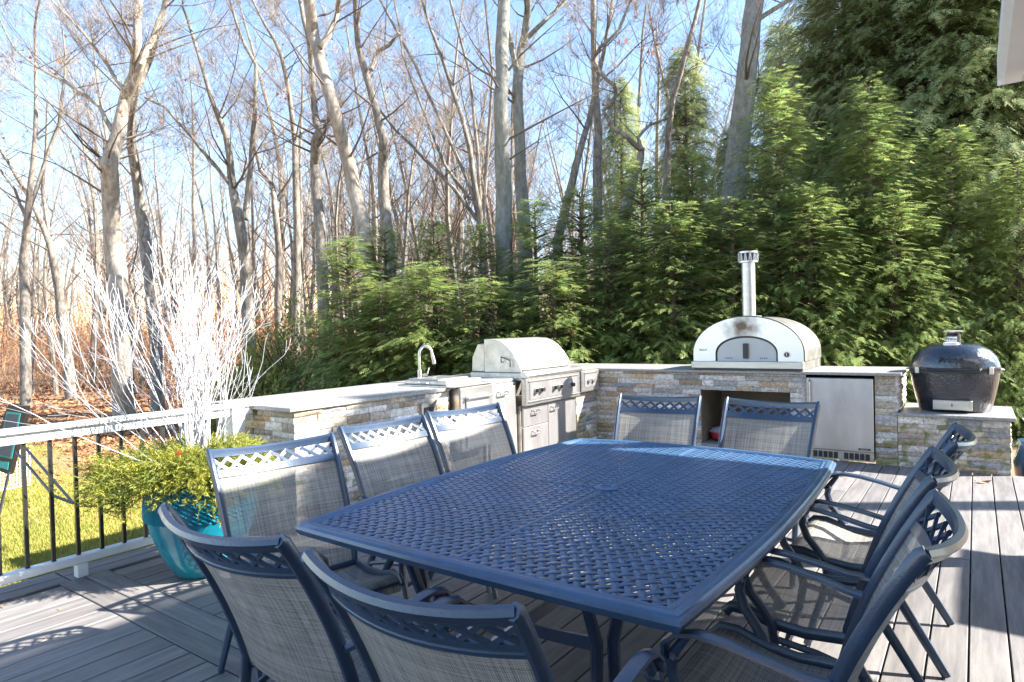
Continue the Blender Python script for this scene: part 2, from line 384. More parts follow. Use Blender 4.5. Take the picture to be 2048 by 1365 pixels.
def stone_face(parent, p0, ang, L, z0, z1, holes=(), seed=0, depth=.03):
    """face starts at p0 and runs L metres along angle ang; outside is to the right of that direction"""
    rn = random.Random(seed); z = z0; du = Vector((math.cos(ang), math.sin(ang), 0))
    while z < z1-.012:
        h = rn.choice([.042, .05, .05, .058, .066])
        if z+h > z1-.02: h = z1-z
        spans = [(0, L)]
        for (a, b, c, d) in holes:
            if z+h > c+.005 and z < d-.005:
                ns = []
                for s0, s1 in spans:
                    if b <= s0 or a >= s1: ns.append((s0, s1)); continue
                    if a > s0: ns.append((s0, a))
                    if b < s1: ns.append((b, s1))
                spans = ns
        for s0, s1 in spans:
            u = s0 - 0
            while u < s1-.004:
                l = rn.uniform(.13, .34)
                if s1-(u+l) < .09: l = s1-u
                pr = rn.uniform(0, .011)
                P = Vector((p0[0], p0[1], 0))+du*(u+.0015) + Vector((du.y, -du.x, 0))*pr
                o = place('stone', rn.choice(STONES), parent, (P.x, P.y, z+.0015), (0, 0, ang), (l-.003, depth*.7, h-.003))
                u += l
        z += h

# left counter
XF = -4.02                   # stone front plane of the left run
YB = 7.45                    # stone front plane of the back run
lc = tag(empty('stone_counter', (-4.5, 2.9, 0)), 'long left stone counter with pale granite top, holding sink and grill', 'counter')
lc.location = (0, 0, 0)
g = G(); g.box(-5.0, XF-.03, 2.9, 5.66, 0, .895); g.box(-5.0, XF-.03, 6.9, 8.4, 0, .895); g.box(-5.0, -4.7, 5.66, 6.9, 0, .895); g.obj('core', 'mortar', lc)
stone_face(lc, (-5.02, 2.88), 0, 1.0, 0, .9, seed=1)
stone_face(lc, (XF, 2.87), R(90), 1.7, 0, .9, seed=2)
stone_face(lc, (XF, 6.93), R(90), .52, 0, .64, seed=3)
def slab(parent, poly, z0, z1, name='countertop'):
    g = G(); g.prism(poly, 'z', z0, z1); return g.obj(name, 'granite', parent, bevel=.004)
slab(lc, [(-3.985, 2.82), (-3.985, 4.56), (-4.04, 4.56), (-4.04, 5.66), (-5.06, 5.66), (-5.06, 2.82)], .90, .93)
slab(lc, [(-4.78, 5.664), (-4.78, 6.90), (-5.06, 6.90), (-5.06, 5.664)], .90, .93)
slab(lc, [(-4.04, 6.904), (-4.04, 7.395), (-5.06, 7.395), (-5.06, 6.904)], .90, .93)
# back counter
bc = tag(empty('stone_counter'), 'back stone counter with open niche under the pizza oven', 'counter')
NX0, NX1, NZ0, NZ1 = -2.634, -1.643, .07, .70
g = G(); g.box(-4.0, NX0-.02, YB+.03, 8.4, 0, .895); g.box(NX1+.02, -1.50, YB+.03, 8.4, 0, .895); g.box(-.83, -.66, YB+.03, 8.4, 0, .895)
g.box(NX0-.02, NX1+.02, YB+.03, 8.4, NZ1+.02, .895); g.box(-1.5, -.83, 8.1, 8.4, 0, .895); g.obj('core', 'mortar', bc)
g = G(); g.box(NX0-.015, NX0, YB+.012, 8.2, NZ0, NZ1); g.box(NX1, NX1+.015, YB+.012, 8.2, NZ0, NZ1); g.box(NX0-.015, NX1+.015, 8.2, 8.25, NZ0, NZ1)
g.box(NX0-.015, NX1+.015, YB+.012, 8.2, NZ1, NZ1+.015); g.obj('niche_lining', 'ledge', bc)
slab(bc, [(NX0, YB-.02), (NX1, YB-.02), (NX1, 8.2), (NX0, 8.2)], .03, NZ0, 'niche_shelf')
BX0 = XF+.002
stone_face(bc, (BX0, YB), 0, -.645-BX0, 0, .9, holes=[(NX0-BX0, NX1-BX0, 0, NZ1), (-1.485-BX0, -.84-BX0, 0, .88)], seed=5)
stone_face(bc, (-.645, YB-.01), R(90), .95, .545, .9, seed=6)
slab(bc, [(-5.06, 7.4), (-.60, 7.4), (-.60, 8.44), (-5.06, 8.44)], .90, .93)
# low plinth for the kamado
pl = tag(empty('stone_plinth'), 'low stone plinth at the right end carrying the black kamado grill', 'plinth')
g = G(); g.box(-.66, .22, YB+.03, 8.4, 0, .50); g.obj('core', 'mortar', pl)
stone_face(pl, (-.643, YB), 0, .885, 0, .5, seed=8)
stone_face(pl, (.243, YB), R(90), .95, 0, .5, seed=9)
slab(pl, [(-.70, 7.405), (.29, 7.405), (.29, 8.40), (-.63, 8.40), (-.63, 7.447), (-.70, 7.447)], .505, .535)

# ---------------- fridge ----------------
fr = tag(empty('outdoor_fridge'), 'stainless undercounter outdoor fridge built into the back stone counter', 'fridge')
g = G(); g.box(-1.475, -.85, YB-.0, 8.05, .02, .872); g.obj('body', 'darksteel', fr, bevel=.004)
g = G(); g.box(-1.478, -.85, YB-.035, YB-.004, .115, .868); g.obj('door', 'steeldoor', fr, bevel=.006)
g = G(); g.tube([(-1.44, YB-.04, .32), (-1.44, YB-.075, .33), (-1.44, YB-.075, .83), (-1.44, YB-.04, .84)], .011, 8); h = g.obj('handle', 'steel', fr, True)
g = G(); g.box(-1.475, -.852, YB-.012, YB-.002, 0.015, .11); g.obj('kick_plate', 'steel2', fr)
for k in range(11):
    x = -1.42+k*.049
    if k == 5: continue
    g = G(); g.box(x, x+.04, YB-.016, YB-.011, .03, .095); g.obj('vent_slot', 'darksteel', fr)
g = G(); g.box(-.99, -.88, YB-.04, YB-.034, .135, .155); bd = g.obj('badge', 'darksteel', fr, bevel=.002)
text_obj('BULL FC', .018, 'badge_lettering', 'steel', bd, FACE_Y(-.935, YB-.041, .145), .0005)

# ---------------- pizza oven ----------------
ov = tag(empty('pizza_oven'), 'domed stainless pizza oven with chimney on the back counter', 'pizza oven')
OX, OW, OZ, OY0, OY1 = -2.10, .60, 1.035, 7.43, 8.40
def arch(wd, ht, n=28, p=2.25, z0=OZ, cx=OX, side=.10):
    pts = [(cx-wd, z0)]
    for i in range(n+1):
        a = math.pi-math.pi*i/n
        c, s_ = math.cos(a), math.sin(a)
        pts.append((cx+wd*math.copysign(abs(c)**(2/p), c), z0+side+(ht-side)*abs(s_)**(2/p)))
    pts.append((cx+wd, z0)); return pts
outer = arch(OW, .50, p=2.0, side=.09); inner = arch(.342, .285, p=2.1, side=.085, cx=OX-.0)
g = G(); g.prism([(x, z) for x, z in outer], 'y', OY0+.03, OY1); g.obj('shell', 'ovenside', ov, True)
# black seal between face and shell
o2 = arch(OW+.009, .511, p=2.0, side=.09)
g = G(); n_ = len(o2); g.prism(o2, 'y', OY0+.012, OY0+.03); g.obj('seal', 'black', ov)
# face ring
g = G(); no = len(outer); V = []; 
for Y in (OY0-.01, OY0+.011):
    V += [(x, Y, z) for x, z in outer]+[(x, Y, z) for x, z in inner]
F = []
for i in range(no-1):
    F.append((i, i+1, no+i+1, no+i)); F.append((2*no+i, 3*no+i, 3*no+i+1, 2*no+i+1))
    F.append((i, 2*no+i, 2*no+i+1, i+1)); F.append((no+i, no+i+1, 3*no+i+1, 3*no+i))
g.add(V, F)
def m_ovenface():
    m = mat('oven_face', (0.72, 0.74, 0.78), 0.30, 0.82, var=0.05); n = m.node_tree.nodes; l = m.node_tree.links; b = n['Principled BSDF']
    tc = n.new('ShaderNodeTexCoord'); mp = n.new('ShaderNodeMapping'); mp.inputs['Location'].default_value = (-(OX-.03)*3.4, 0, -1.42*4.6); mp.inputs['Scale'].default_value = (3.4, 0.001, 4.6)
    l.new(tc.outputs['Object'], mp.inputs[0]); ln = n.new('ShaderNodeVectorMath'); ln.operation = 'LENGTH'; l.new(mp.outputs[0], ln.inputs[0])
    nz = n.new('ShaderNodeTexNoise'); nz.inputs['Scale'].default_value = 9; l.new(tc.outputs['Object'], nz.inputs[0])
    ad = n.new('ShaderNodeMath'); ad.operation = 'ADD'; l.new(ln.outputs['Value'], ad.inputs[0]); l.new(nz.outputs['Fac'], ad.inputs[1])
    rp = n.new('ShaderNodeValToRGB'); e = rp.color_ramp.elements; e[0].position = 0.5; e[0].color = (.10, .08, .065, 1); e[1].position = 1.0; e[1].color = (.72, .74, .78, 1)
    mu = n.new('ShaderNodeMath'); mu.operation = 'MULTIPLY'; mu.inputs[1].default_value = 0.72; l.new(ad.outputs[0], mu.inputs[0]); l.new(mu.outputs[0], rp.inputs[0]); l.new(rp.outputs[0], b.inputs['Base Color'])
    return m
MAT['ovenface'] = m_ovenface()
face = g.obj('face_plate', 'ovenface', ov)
text_obj('BeLLA', .034, 'emblem', 'black', face, FACE_Y(OX-.485, OY0-.013, 1.165), .001)
g = G(); g.prism(arch(.341, .284, p=2.1, side=.085), 'y', OY0+.0095, OY0+.0115); g.obj('opening_gap', 'black', ov)
g = G(); g.prism(arch(.322, .262, p=2.1, side=.08), 'y', OY0+.002, OY0+.009); dr = g.obj('door', 'doorpale', ov)
g = G(); g.box(OX-.325, OX-.3155, OY0+.012, OY0+.06, OZ, OZ+.11); g.box(OX+.3155, OX+.325, OY0+.012, OY0+.06, OZ, OZ+.11); 
for sx in (-1, 1):
    for k in range(4):
        g = G(); g.prism([(OX+sx*.19+(k-1.5)*.021+.0065*math.cos(a), OZ+.035+.0065*math.sin(a)) for a in np.linspace(0, 2*math.pi, 9)[:-1]], 'y', OY0-.001, OY0+.0015); g.obj('vent_hole', 'black', dr)
g = G(); g.box(OX-.028, OX+.028, OY0-.03, OY0-.012, OZ+.03, OZ+.20); g.box(OX-.022, OX+.022, OY0-.012, OY0+.001, OZ+.045, OZ+.065); g.box(OX-.022, OX+.022, OY0-.012, OY0+.001, OZ+.165, OZ+.185)
g.obj('handle', 'black', dr, bevel=.006)
g = G(); g.box(OX-.615, OX+.608, OY0-.05, OY0+.028, .955, OZ-.001); g.obj('front_shelf', 'steel', ov, bevel=.006)
g = G(); g.box(OX-.59, OX+.59, OY0+.03, OY1, .935, OZ-.001); g.obj('base', 'ovenside', ov)
g = G(); g.box(OX-.59, OX+.59, OY0-.03, OY0+.029, .933, .954); g.obj('plinth_strip', 'darksteel', ov)
g = G(); g.tube([(OX+.435, OY0-.011, OZ+.075), (OX+.435, OY0-.018, OZ+.075)], .034, 20); ga = g.obj('front_disc', 'steel', ov, True)  # gauge body carrying the dial
g = G(); g.tube([(OX+.435, OY0-.018, OZ+.075), (OX+.435, OY0-.024, OZ+.075)], .026, 20); g.obj('dial', 'black', ga, True)
g = G(); g.box(OX+.431, OX+.438, OY0-.027, OY0-.0245, OZ+.06, OZ+.092); g.obj('needle', 'white', ga)
CX, CY = OX-.02, OY0+.22
g = G(); g.lathe([(.075, 1.50), (.075, 2.16)], 28, (CX, CY)); ch = g.obj('chimney', 'steel', ov, True)
g = G(); g.box(CX-.115, CX+.115, CY-.10, CY+.10, 1.515, 1.545); g.obj('collar', 'steel', ov, bevel=.004)
# chimney cap: band with slanted slots built as ribs
g = G(); g.lathe([(.108, 2.155), (.108, 2.175), (.078, 2.176), (.078, 2.156)], 28, (CX, CY)); g.lathe([(.0, 2.262), (.108, 2.262), (.108, 2.282), (.0, 2.285)], 28, (CX, CY)); cp = g.obj('chimney_cap', 'steel', ov, True)
for k in range(26):
    a = 2*math.pi*k/26; b = a+(.13 if k % 2 else -.13)
    g = G(); g.tube([(CX+.105*math.cos(a), CY+.105*math.sin(a), 2.17), (CX+.105*math.cos(b), CY+.105*math.sin(b), 2.268)], .0085, 5); g.obj('cap_rib', 'steel', cp)
g = G(); g.lathe([(.07, 2.17), (.07, 2.26)], 16, (CX, CY)); g.obj('cap_core', 'darksteel', ov)

# ---------------- kamado ----------------
km = tag(empty('kamado_grill'), 'glossy black oval ceramic kamado grill on the low stone plinth', 'grill')
KX, KY = -.185, 7.86
def ring(prof): g = G(); g.lathe(prof, 48, (KX, KY), 1.0, .78); return g
ring([(.29, .536), (.305, .56), (.335, .68), (.362, .82), (.374, .90), (.376, .935), (.36, .94)]).obj('base', 'kamado', km, True)
lid = ring([(.37, .957), (.378, .965), (.374, 1.0), (.35, 1.075), (.30, 1.14), (.22, 1.19), (.13, 1.212), (.06, 1.218)]).obj('lid', 'kamado', km, True)
ring([(.381, .92), (.384, .922), (.384, .945), (.381, .947)]).obj('lower_band', 'darksteel', km, True)
ring([(.381, .951), (.384, .953), (.384, .975), (.381, .977)]).obj('upper_band', 'darksteel', km, True)
g = G(); g.tube([(KX-.22, KY-.262, .965), (KX-.21, KY-.33, .955), (KX+.21, KY-.33, .955), (KX+.22, KY-.262, .965)], .013, 8); g.obj('handle', 'black', km, True)
for sx in (-1, 1):
    g = G(); g.box(KX+sx*.30-.02, KX+sx*.30+.02, KY-.215, KY-.17, .915, .985); g.obj('latch', 'steel', km, bevel=.005)
    g = G(); g.tube([(KX+sx*.372, KY-.1, .96), (KX+sx*.40, KY-.06, .95), (KX+sx*.40, KY+.06, .95), (KX+sx*.372, KY+.1, .96)], .007, 6); g.obj('side_bracket', 'steel', km, True)
g = G(); g.lathe([(.062, 1.205), (.062, 1.29), (.05, 1.30), (.05, 1.318)], 24, (KX, KY)); cpb = g.obj('vent_cap', 'black', km, True)
g = G(); g.lathe([(.02, 1.318), (.082, 1.320), (.086, 1.328), (.06, 1.337)], 24, (KX, KY)); g.obj('vent_lid', 'steel2', cpb, True)
g = G(); g.box(KX-.062, KX+.03, KY-.068, KY-.058, 1.225, 1.275); g.obj('name_badge', 'white', cpb, bevel=.002)
text_obj('Primo', .042, 'badge_lettering', 'bluepot', cpb, FACE_Y(KX-.016, KY-.070, 1.252), .0008, .2, .0008)
g = G(); g.lathe([(.0, 1.224), (.062, 1.220), (.066, 1.19)], 20, (KX-.02, KY-.135), 1, .5); th = g.obj('front_disc', 'white', km, True); th.rotation_euler = (0, 0, 0)  # plain white oval plate on the lid below the vent cap
text_obj('Primo', .085, 'lid_lettering', 'darksteel', lid, Matrix.Translation((KX-.02, KY-.279, 1.055)) @ Matrix.Rotation(R(66), 4, 'X'), .006, .2, .0015)
g = G(); g.box(KX-.17, KX+.15, KY-.275, KY-.235, .565, .66); dp = g.obj('draft_door', 'steel2', km, bevel=.004)
g = G(); g.box(KX-.14, KX+.12, KY-.279, KY-.2755, .58, .645); g.obj('slider', 'steel', dp)
g = G(); g.box(KX-.016, KX-.008, KY-.29, KY-.2795, .6, .63); g.obj('slider_tab', 'darksteel', dp)

# ---------------- grill ----------------
gr = tag(empty('gas_grill'), 'large built-in stainless gas grill with closed hood in left counter', 'grill')
GY0, GY1, GXF = 5.70, 6.84, -3.93
prof = [(GXF-.06, .985), (GXF-.065, 1.03), (GXF-.10, 1.10), (GXF-.16, 1.19), (GXF-.24, 1.27), (GXF-.31, 1.315), (GXF-.40, 1.345), (GXF-.56, 1.355), (GXF-.56, .985)]
g = G(); g.prism(prof, 'y', GY0+.02, GY1-.06); hd = g.obj('hood', 'steel2', gr, bevel=.006)
g = G(); g.prism([(GXF-.563, 1.30), (GXF-.66, 1.30), (GXF-.74, 1.15), (GXF-.75, .99), (GXF-.563, .99)], 'y', GY0+.03, GY1-.07); g.obj('hood_back', 'steel2', gr, bevel=.006)
g = G(); g.tube([(GXF-.05, GY0+.08, 1.045), (GXF-.0, GY0+.08, 1.05), (GXF-.0, GY1-.1, 1.05), (GXF-.05, GY1-.1, 1.045)], .012, 8); g.obj('hood_handle', 'steel', gr, True)
g = G(); g.tube([(GXF-.3, GY0+.012, 1.10), (GXF-.3, GY0-.012, 1.10), (GXF-.3, GY0-.012, 1.16), (GXF-.18, GY0-.012, 1.12), (GXF-.18, GY0-.012, 1.05)], .007, 6); g.obj('rotisserie_bracket', 'darksteel', gr)
g = G(); g.tube([(GXF-.146, (GY0+GY1)/2+.03, 1.165), (GXF-.138, (GY0+GY1)/2+.03, 1.172)], .035, 16); g.obj('hood_badge', 'steel', hd, True)
g = G(); g.box(GXF-.75, GXF-.02, GY0, GY1-.02, .90, .984); g.obj('firebox', 'steel2', gr, bevel=.005)
g = G(); g.prism([(GXF+.03, .93), (GXF+.045, .955), (GXF+.03, .985), (GXF-.045, 1.0), (GXF-.045, .93)], 'y', GY0-.02, GY1+.01); g.obj('front_ledge', 'steel', gr, True, .004)
g = G(); g.box(GXF-.04, GXF+.02, GY0-.02, GY1+.01, .63, .928); cpn = g.obj('control_panel', 'steel', gr, bevel=.01)
for (a, b, c_, d_) in ((GY0+.03, GY1-.04, .885, .90), (GY0+.03, GY1-.04, .665, .68)):
    g = G(); g.box(GXF+.021, GXF+.034, a, b, c_, d_); g.obj('panel_trim', 'steel', cpn, bevel=.003)
g = G(); g.box(GXF+.0205, GXF+.026, GY0+.06, GY1-.07, .69, .875); g.obj('control_face', 'steeldoor', cpn)
for Y in (GY0+.17, GY0+.27, GY0+.55, GY0+.68, GY0+.92):
    g = G(); g.tube([(GXF+.0265, Y, .79), (GXF+.042, Y, .79)], .038, 16); kb = g.obj('knob', 'steel', gr, True)
    g = G(); g.tube([(GXF+.042, Y, .79), (GXF+.075, Y, .79)], .024, 10); g.obj('knob_grip', 'darksteel', kb, True)
g = G(); g.box(XF-.65, GXF-.06, GY0-.01, GY1, .0, .628); g.obj('cabinet', 'steel2', gr)
def handleg(x, y, z, w_=.11):
    g = G(); g.tube([(x, y, z), (x+.035, y, z-.012), (x+.035, y, z-.03), (x+.035, y+w_, z-.03), (x+.035, y+w_, z-.012), (x, y+w_, z)], .008, 6); return g
for nm, y0, y1, z0, z1 in (('drawer', GY0+.01, GY0+.50, .40, .615), ('drawer', GY0+.01, GY0+.50, .04, .39), ('cabinet_door', GY0+.51, GY1-.01, .04, .615)):
    g = G(); g.box(GXF-.058, GXF-.035, y0, y1, z0, z1); o = g.obj(nm, 'steeldoor', gr, bevel=.005)
    handleg(GXF-.033, (y0+.16 if nm == 'drawer' else y0+.05), z1-.05).obj('handle', 'steel', o)
# side burner panel right of the grill
sb = tag(empty('side_burner'), 'small stainless side burner panel between the grill and the back corner', 'burner')
g = G(); g.box(GXF-.06, GXF+.0, 6.93, 7.38, .66, .925); fp = g.obj('front_panel', 'steel', sb, bevel=.01)
g = G(); g.box(GXF-.6, GXF-.0, 6.93, 7.38, .931, .975); g.obj('burner_lid', 'steel2', sb, bevel=.01)
g = G(); g.box(GXF+.001, GXF+.006, 7.0, 7.31, .72, .88); g.obj('recess', 'steeldoor', fp)
g = G(); g.box(GXF+.001, GXF+.012, 6.99, 7.32, .89, .90); g.obj('panel_trim', 'steel', fp)
for Y in (7.09, 7.2):
    g = G(); g.tube([(GXF+.007, Y, .80), (GXF+.035, Y, .80)], .03, 12); g.obj('knob', 'steel', sb, True)
# access door + sink cabinet
ad_ = tag(empty('access_door'), 'tall stainless access door between sink cabinet and gas grill', 'cabinet door')
g = G(); g.box(XF-.04, XF+.0, 5.12, 5.66, .0, .895); g.obj('frame', 'steel2', ad_, bevel=.004)
g = G(); g.box(XF+.001, XF+.022, 5.16, 5.62, .05, .86); dd = g.obj('door', 'steeldoor', ad_, bevel=.006)
handleg(XF+.024, 5.30, .82, .14).obj('handle', 'steel', dd)
sk = tag(empty('sink'), 'stainless drop-in bar sink with ice bin lid on left counter', 'sink')
SX0, SX1, SY0, SY1 = -4.62, -3.90, 4.60, 5.12
g = G(); g.box(XF-.05, SX1-.01, SY0, SY1-.01, .32, .925); cb = g.obj('apron_cabinet', 'steel', sk, bevel=.01)
g = G(); g.box(SX1-.0095, SX1+.004, SY0+.08, SY1-.09, .35, .84); g.obj('towel_recess', 'steeldoor', cb)
g = G(); g.tube([(SX1-.01, SY0+.07, .82), (SX1+.03, SY0+.07, .82), (SX1+.03, SY1-.08, .82), (SX1-.01, SY1-.08, .82)], .012, 8); g.obj('towel_bar', 'steel', cb, True)
g = G(); g.box(SX0, SX1+.005, SY0-.10, SY1+.0, .931, .945); g.obj('rim', 'steel', sk, bevel=.004)
g = G(); g.box(SX0+.05, SX1-.12, SY0-.06, SY1-.05, .946, .985); ld = g.obj('lid', 'steel2', sk, bevel=.008)
g = G(); g.box(SX0+.08, SX1-.25, SY0-.03, SY1-.1, .986, 1.0); g.obj('lid_panel', 'steel', ld, bevel=.006)
g = G(); g.tube([(-4.36, SY0-.0605, .965), (-4.36, SY0-.085, .965), (-4.24, SY0-.085, .965), (-4.24, SY0-.0605, .965)], .006, 6); g.obj('lid_handle', 'steel', ld)
fx, fy = -4.73, 4.93
fa = tag(empty('faucet'), 'tall gooseneck steel faucet standing behind the bar sink', 'faucet')
g = G(); g.lathe([(.030, .932), (.030, .94), (.023, .945), (.023, 1.06), (.017, 1.065)], 16, (fx, fy)); g.obj('base', 'steel', fa, True)
du = Vector((.55, .55, 0))
pts = [(fx, fy, 1.06), (fx, fy, 1.22)]
for k in range(0, 11):
    a = math.pi-math.pi*k/11*1.08
    pts.append((fx+du.x*(.085+.085*math.cos(a)), fy+du.y*(.085+.085*math.cos(a)), 1.22+.085*math.sin(a)))
g = G(); g.tube(pts, .0145, 10); g.obj('neck', 'steel', fa, True)
e = Vector(pts[-1]); g = G(); g.tube([e, e+Vector((.012, .012, -.075)), e+Vector((.015, .015, -.11))], [.017, .021, .019], 12); g.obj('spray_head', 'steel', fa, True)
g = G(); g.tube([(fx+.02, fy+.02, 1.0), (fx+.06, fy+.06, 1.01)], .014, 8); g.tube([(fx+.055, fy+.055, 1.01), (fx+.07, fy+.07, 1.08)], .006, 6); g.obj('lever', 'steel', fa, True)
# outlet box on counter front
oi_ = tag(empty('outlet_box'), 'grey weatherproof outlet with open cover on the shaded stone front', 'outlet')
g = G(); g.box(XF, XF+.03, 4.17, 4.32, .62, .82); ob_ = g.obj('box', 'steel2', oi_, bevel=.006)
g = G(); g.box(XF+.031, XF+.036, 4.20, 4.28, .66, .78); g.obj('socket', 'black', ob_)
g = G(); g.prism([(XF+.03, .80), (XF+.10, .85), (XF+.105, .842), (XF+.04, .69), (XF+.03, .70)], 'y', 4.29, 4.30); g.obj('cover', 'steel', oi_)

# ---------------- niche bag, floor clutter ----------------
bgk = tag(empty('charcoal_bag'), 'crumpled grey and red bag lying in the open stone niche', 'bag')
g = G(); rb = random.Random(4); nU, nV = 14, 8; V = []
for j in range(nV):
    for i in range(nU):
        a = 2*math.pi*i/nU; ph = -math.pi/2+math.pi*j/(nV-1); k_ = 1+rb.uniform(-.13, .13)
        V.append((-2.42+.20*math.cos(a)*math.cos(ph)*k_, 7.72+.16*math.sin(a)*math.cos(ph)*k_, .16+.09*math.sin(ph)*k_))
F = [(j*nU+i, j*nU+(i+1) % nU, (j+1)*nU+(i+1) % nU, (j+1)*nU+i) for j in range(nV-1) for i in range(nU)]
g.add(V, F); g.obj('bag_body', 'bag', bgk, True)
g = G(); V2 = [(x, y-.012, z) for x, y, z in V]; sel = [f for k, f in enumerate(F) if 2*nU <= k < 4*nU and (k % nU) in (7, 8, 9, 10, 11, 12)]; g.add(V2, sel); g.obj('red_print', 'bagred', bgk, True, fix=False)
sp = tag(empty('stacked_pots', (-3.78, 3.60, 0)), 'stack of dark grey plastic pots on deck by the stone counter', 'pots')
for k in range(4):
    g = G(); r = .135-.006*(k % 2); z = k*.062+.0; g.lathe([(r*.86, z+.0), (r, z+.045), (r*1.04, z+.06), (r*.98, z+.061)], 20); g.obj('pot', 'stackpot', sp, True)
wl = tag(empty('wire_holder', (-3.62, 3.18, 0)), 'small pale wire holder with orange plastic pieces on the deck', 'holder')
g = G()
for s_ in (-1, 1): g.tube([(s_*.05, 0, 0), (s_*.05, 0, .2), (s_*.05, .09, .2), (s_*.05, .09, 0)], .004, 5)
g.tube([(-.05, 0, .2), (.05, 0, .2)], .004, 5); g.tube([(-.05, .09, .2), (.05, .09, .2)], .004, 5); g.obj('wire_frame', 'wire', wl)
g = G(); g.lathe([(.02, .002), (.034, .01), (.034, .06), (.015, .085)], 10, (0, .03)); g.obj('plastic_piece', 'orange', wl, True)
bp_ = tag(empty('paper_sack', (-3.66, 3.40, 0)), 'crumpled white and silver plastic sack beside stacked dark pots', 'sack')
g = G(); V = []
for j in range(6):
    for i in range(12):
        a = 2*math.pi*i/12; ph = math.pi/2*j/5; k_ = 1+rb.uniform(-.22, .22); V.append((.12*math.cos(a)*math.cos(ph)*k_, .1*math.sin(a)*math.cos(ph)*k_, .10*math.sin(ph)*k_+.001*j))
g.add(V, [(j*12+i, j*12+(i+1) % 12, (j+1)*12+(i+1) % 12, (j+1)*12+i) for j in range(5) for i in range(12)]); g.obj('sack_body', 'white', bp_)

# ---------------- railing ----------------
rl = tag(empty('deck_railing'), 'white deck railing with black metal balusters on left', 'railing')
RX = -4.5
g = G(); g.box(RX-.055, RX+.055, -2.6, 2.84, .925, .955); g.obj('top_rail', 'white', rl, bevel=.006)
g = G(); g.box(RX-.03, RX+.03, -2.6, 2.84, .865, .924); g.obj('sub_rail', 'white', rl, bevel=.004)
g = G(); g.box(RX-.035, RX+.035, -2.6, 2.60, .085, .135); g.obj('bottom_rail', 'white', rl, bevel=.005)
YS = [1.385+.132*k for k in range(-24, 11)]
for y in YS:
    g = G(); g.box(RX-.01, RX+.01, y-.01, y+.01, .13, .87); g.obj('baluster', 'black', rl)
for y in (1.66, -.3): 
    g = G(); g.box(RX-.03, RX+.03, y-.03, y+.03, .0, .084); g.obj('foot_block', 'white', rl, bevel=.003)
g = G(); g.box(RX-.05, RX+.05, 2.66, 2.76, 0, .924); g.obj('post', 'white', rl, bevel=.004)

# ---------------- planter ----------------
px_, py_ = -3.93, 2.13
po = tag(empty('planter_pot', (px_, py_, 0)), 'glossy teal ceramic planter by the railing, rough lattice band at rim', 'planter')
PS = 1.13
prof = [(.135, .0), (.15, .01), (.20, .09), (.255, .22), (.276, .285), (.281, .30)]
g = G(); g.lathe(prof, 48); g.obj('bowl', 'pot', po, True)
g = G(); nn, mm_ = 96, 18; V = []
for j in range(mm_+1):
    z = .301+.195*j/mm_; r0 = .283+.006*math.sin(math.pi*j/mm_)-.025*(j/mm_)**1.5
    for i in range(nn):
        r = r0 + (.008 if (i+j) % 2 == 0 else -.004)
        V.append((r*math.cos(2*math.pi*i/nn), r*math.sin(2*math.pi*i/nn), z))
g.add(V, [(j*nn+i, j*nn+(i+1) % nn, (j+1)*nn+(i+1) % nn, (j+1)*nn+i) for j in range(mm_) for i in range(nn)])
g.obj('lattice_band', 'pot', po)
g = G(); g.lathe([(.258, .496), (.27, .505), (.262, .515), (.24, .505), (.236, .47)], 48); g.obj('rim', 'pot', po, True)
g = G(); g.lathe([(.0, .46), (.236, .465)], 24); g.obj('soil', 'soil', po)
po.scale = (PS, PS, PS*1.08)

def tris_at(P, D, Nn, L, W):
    """thin leaf triangles: base P, direction D (unit), side normal Nn (unit), length L, width W -> V,T"""
    S = np.cross(D, Nn); S /= np.linalg.norm(S, axis=1, keepdims=True)+1e-9
    L = np.asarray(L).reshape(-1, 1); W = np.asarray(W).reshape(-1, 1)
    V = np.stack([P-S*W*.5, P+S*W*.5, P+D*L], axis=1).reshape(-1, 3)
    return V, np.arange(len(V)).reshape(-1, 3)
def unit(a): return a/(np.linalg.norm(a, axis=-1, keepdims=True)+1e-9)

# juniper mound: many short sprigs, each sprig a bundle of needles
gre = tag(empty('evergreen_arrangement', (px_, py_, .115)), 'low yellow-green juniper boughs spilling over the teal planter', 'greenery')
def sprig_cloud(n, r, seed):
    q = np.random.default_rng(seed); V = []; T = []; off = 0
    ang = q.uniform(0, 2*np.pi, n); rad = np.sqrt(q.uniform(0.02, 1, n))
    stretch = 1+.55*np.clip(np.cos(ang-np.radians(215)), 0, 1)
    x = rad*np.cos(ang)*r*stretch; y = rad*np.sin(ang)*r*stretch
    top = .665-.12*rad**2.0+.05*np.sin(ang*5)*rad + .03*np.sin(ang*11+2)
    z = top-q.uniform(0, 1, n)**1.6*.15-.04*(rad > .9)
    P = np.stack([x, y, z], 1)
    D = unit(np.stack([np.cos(ang)*(rad+.2), np.sin(ang)*(rad+.2), q.uniform(-.1, .7, n)*(1-rad*.7)], 1)+q.normal(0, .35, (n, 3)))
    k = 16; t = np.linspace(0, 1, k)
    Lsp = q.uniform(.05, .10, n)
    PP = P[:, None]+D[:, None]*(t[None, :, None]*Lsp[:, None, None])
    nd = unit(D[:, None]*.8+q.normal(0, .6, (n, k, 3)))
    Nn = unit(q.normal(0, 1, (n*k, 3)))
    return tris_at(PP.reshape(-1, 3), nd.reshape(-1, 3), Nn, q.uniform(.018, .032, n*k), q.uniform(.004, .007, n*k))
V, T = sprig_cloud(4200, .40, 5)
tag(place('juniper_foliage', np_mesh('juniper_foliage', V, T, 'needle'), gre), kind='stuff')
g = G()
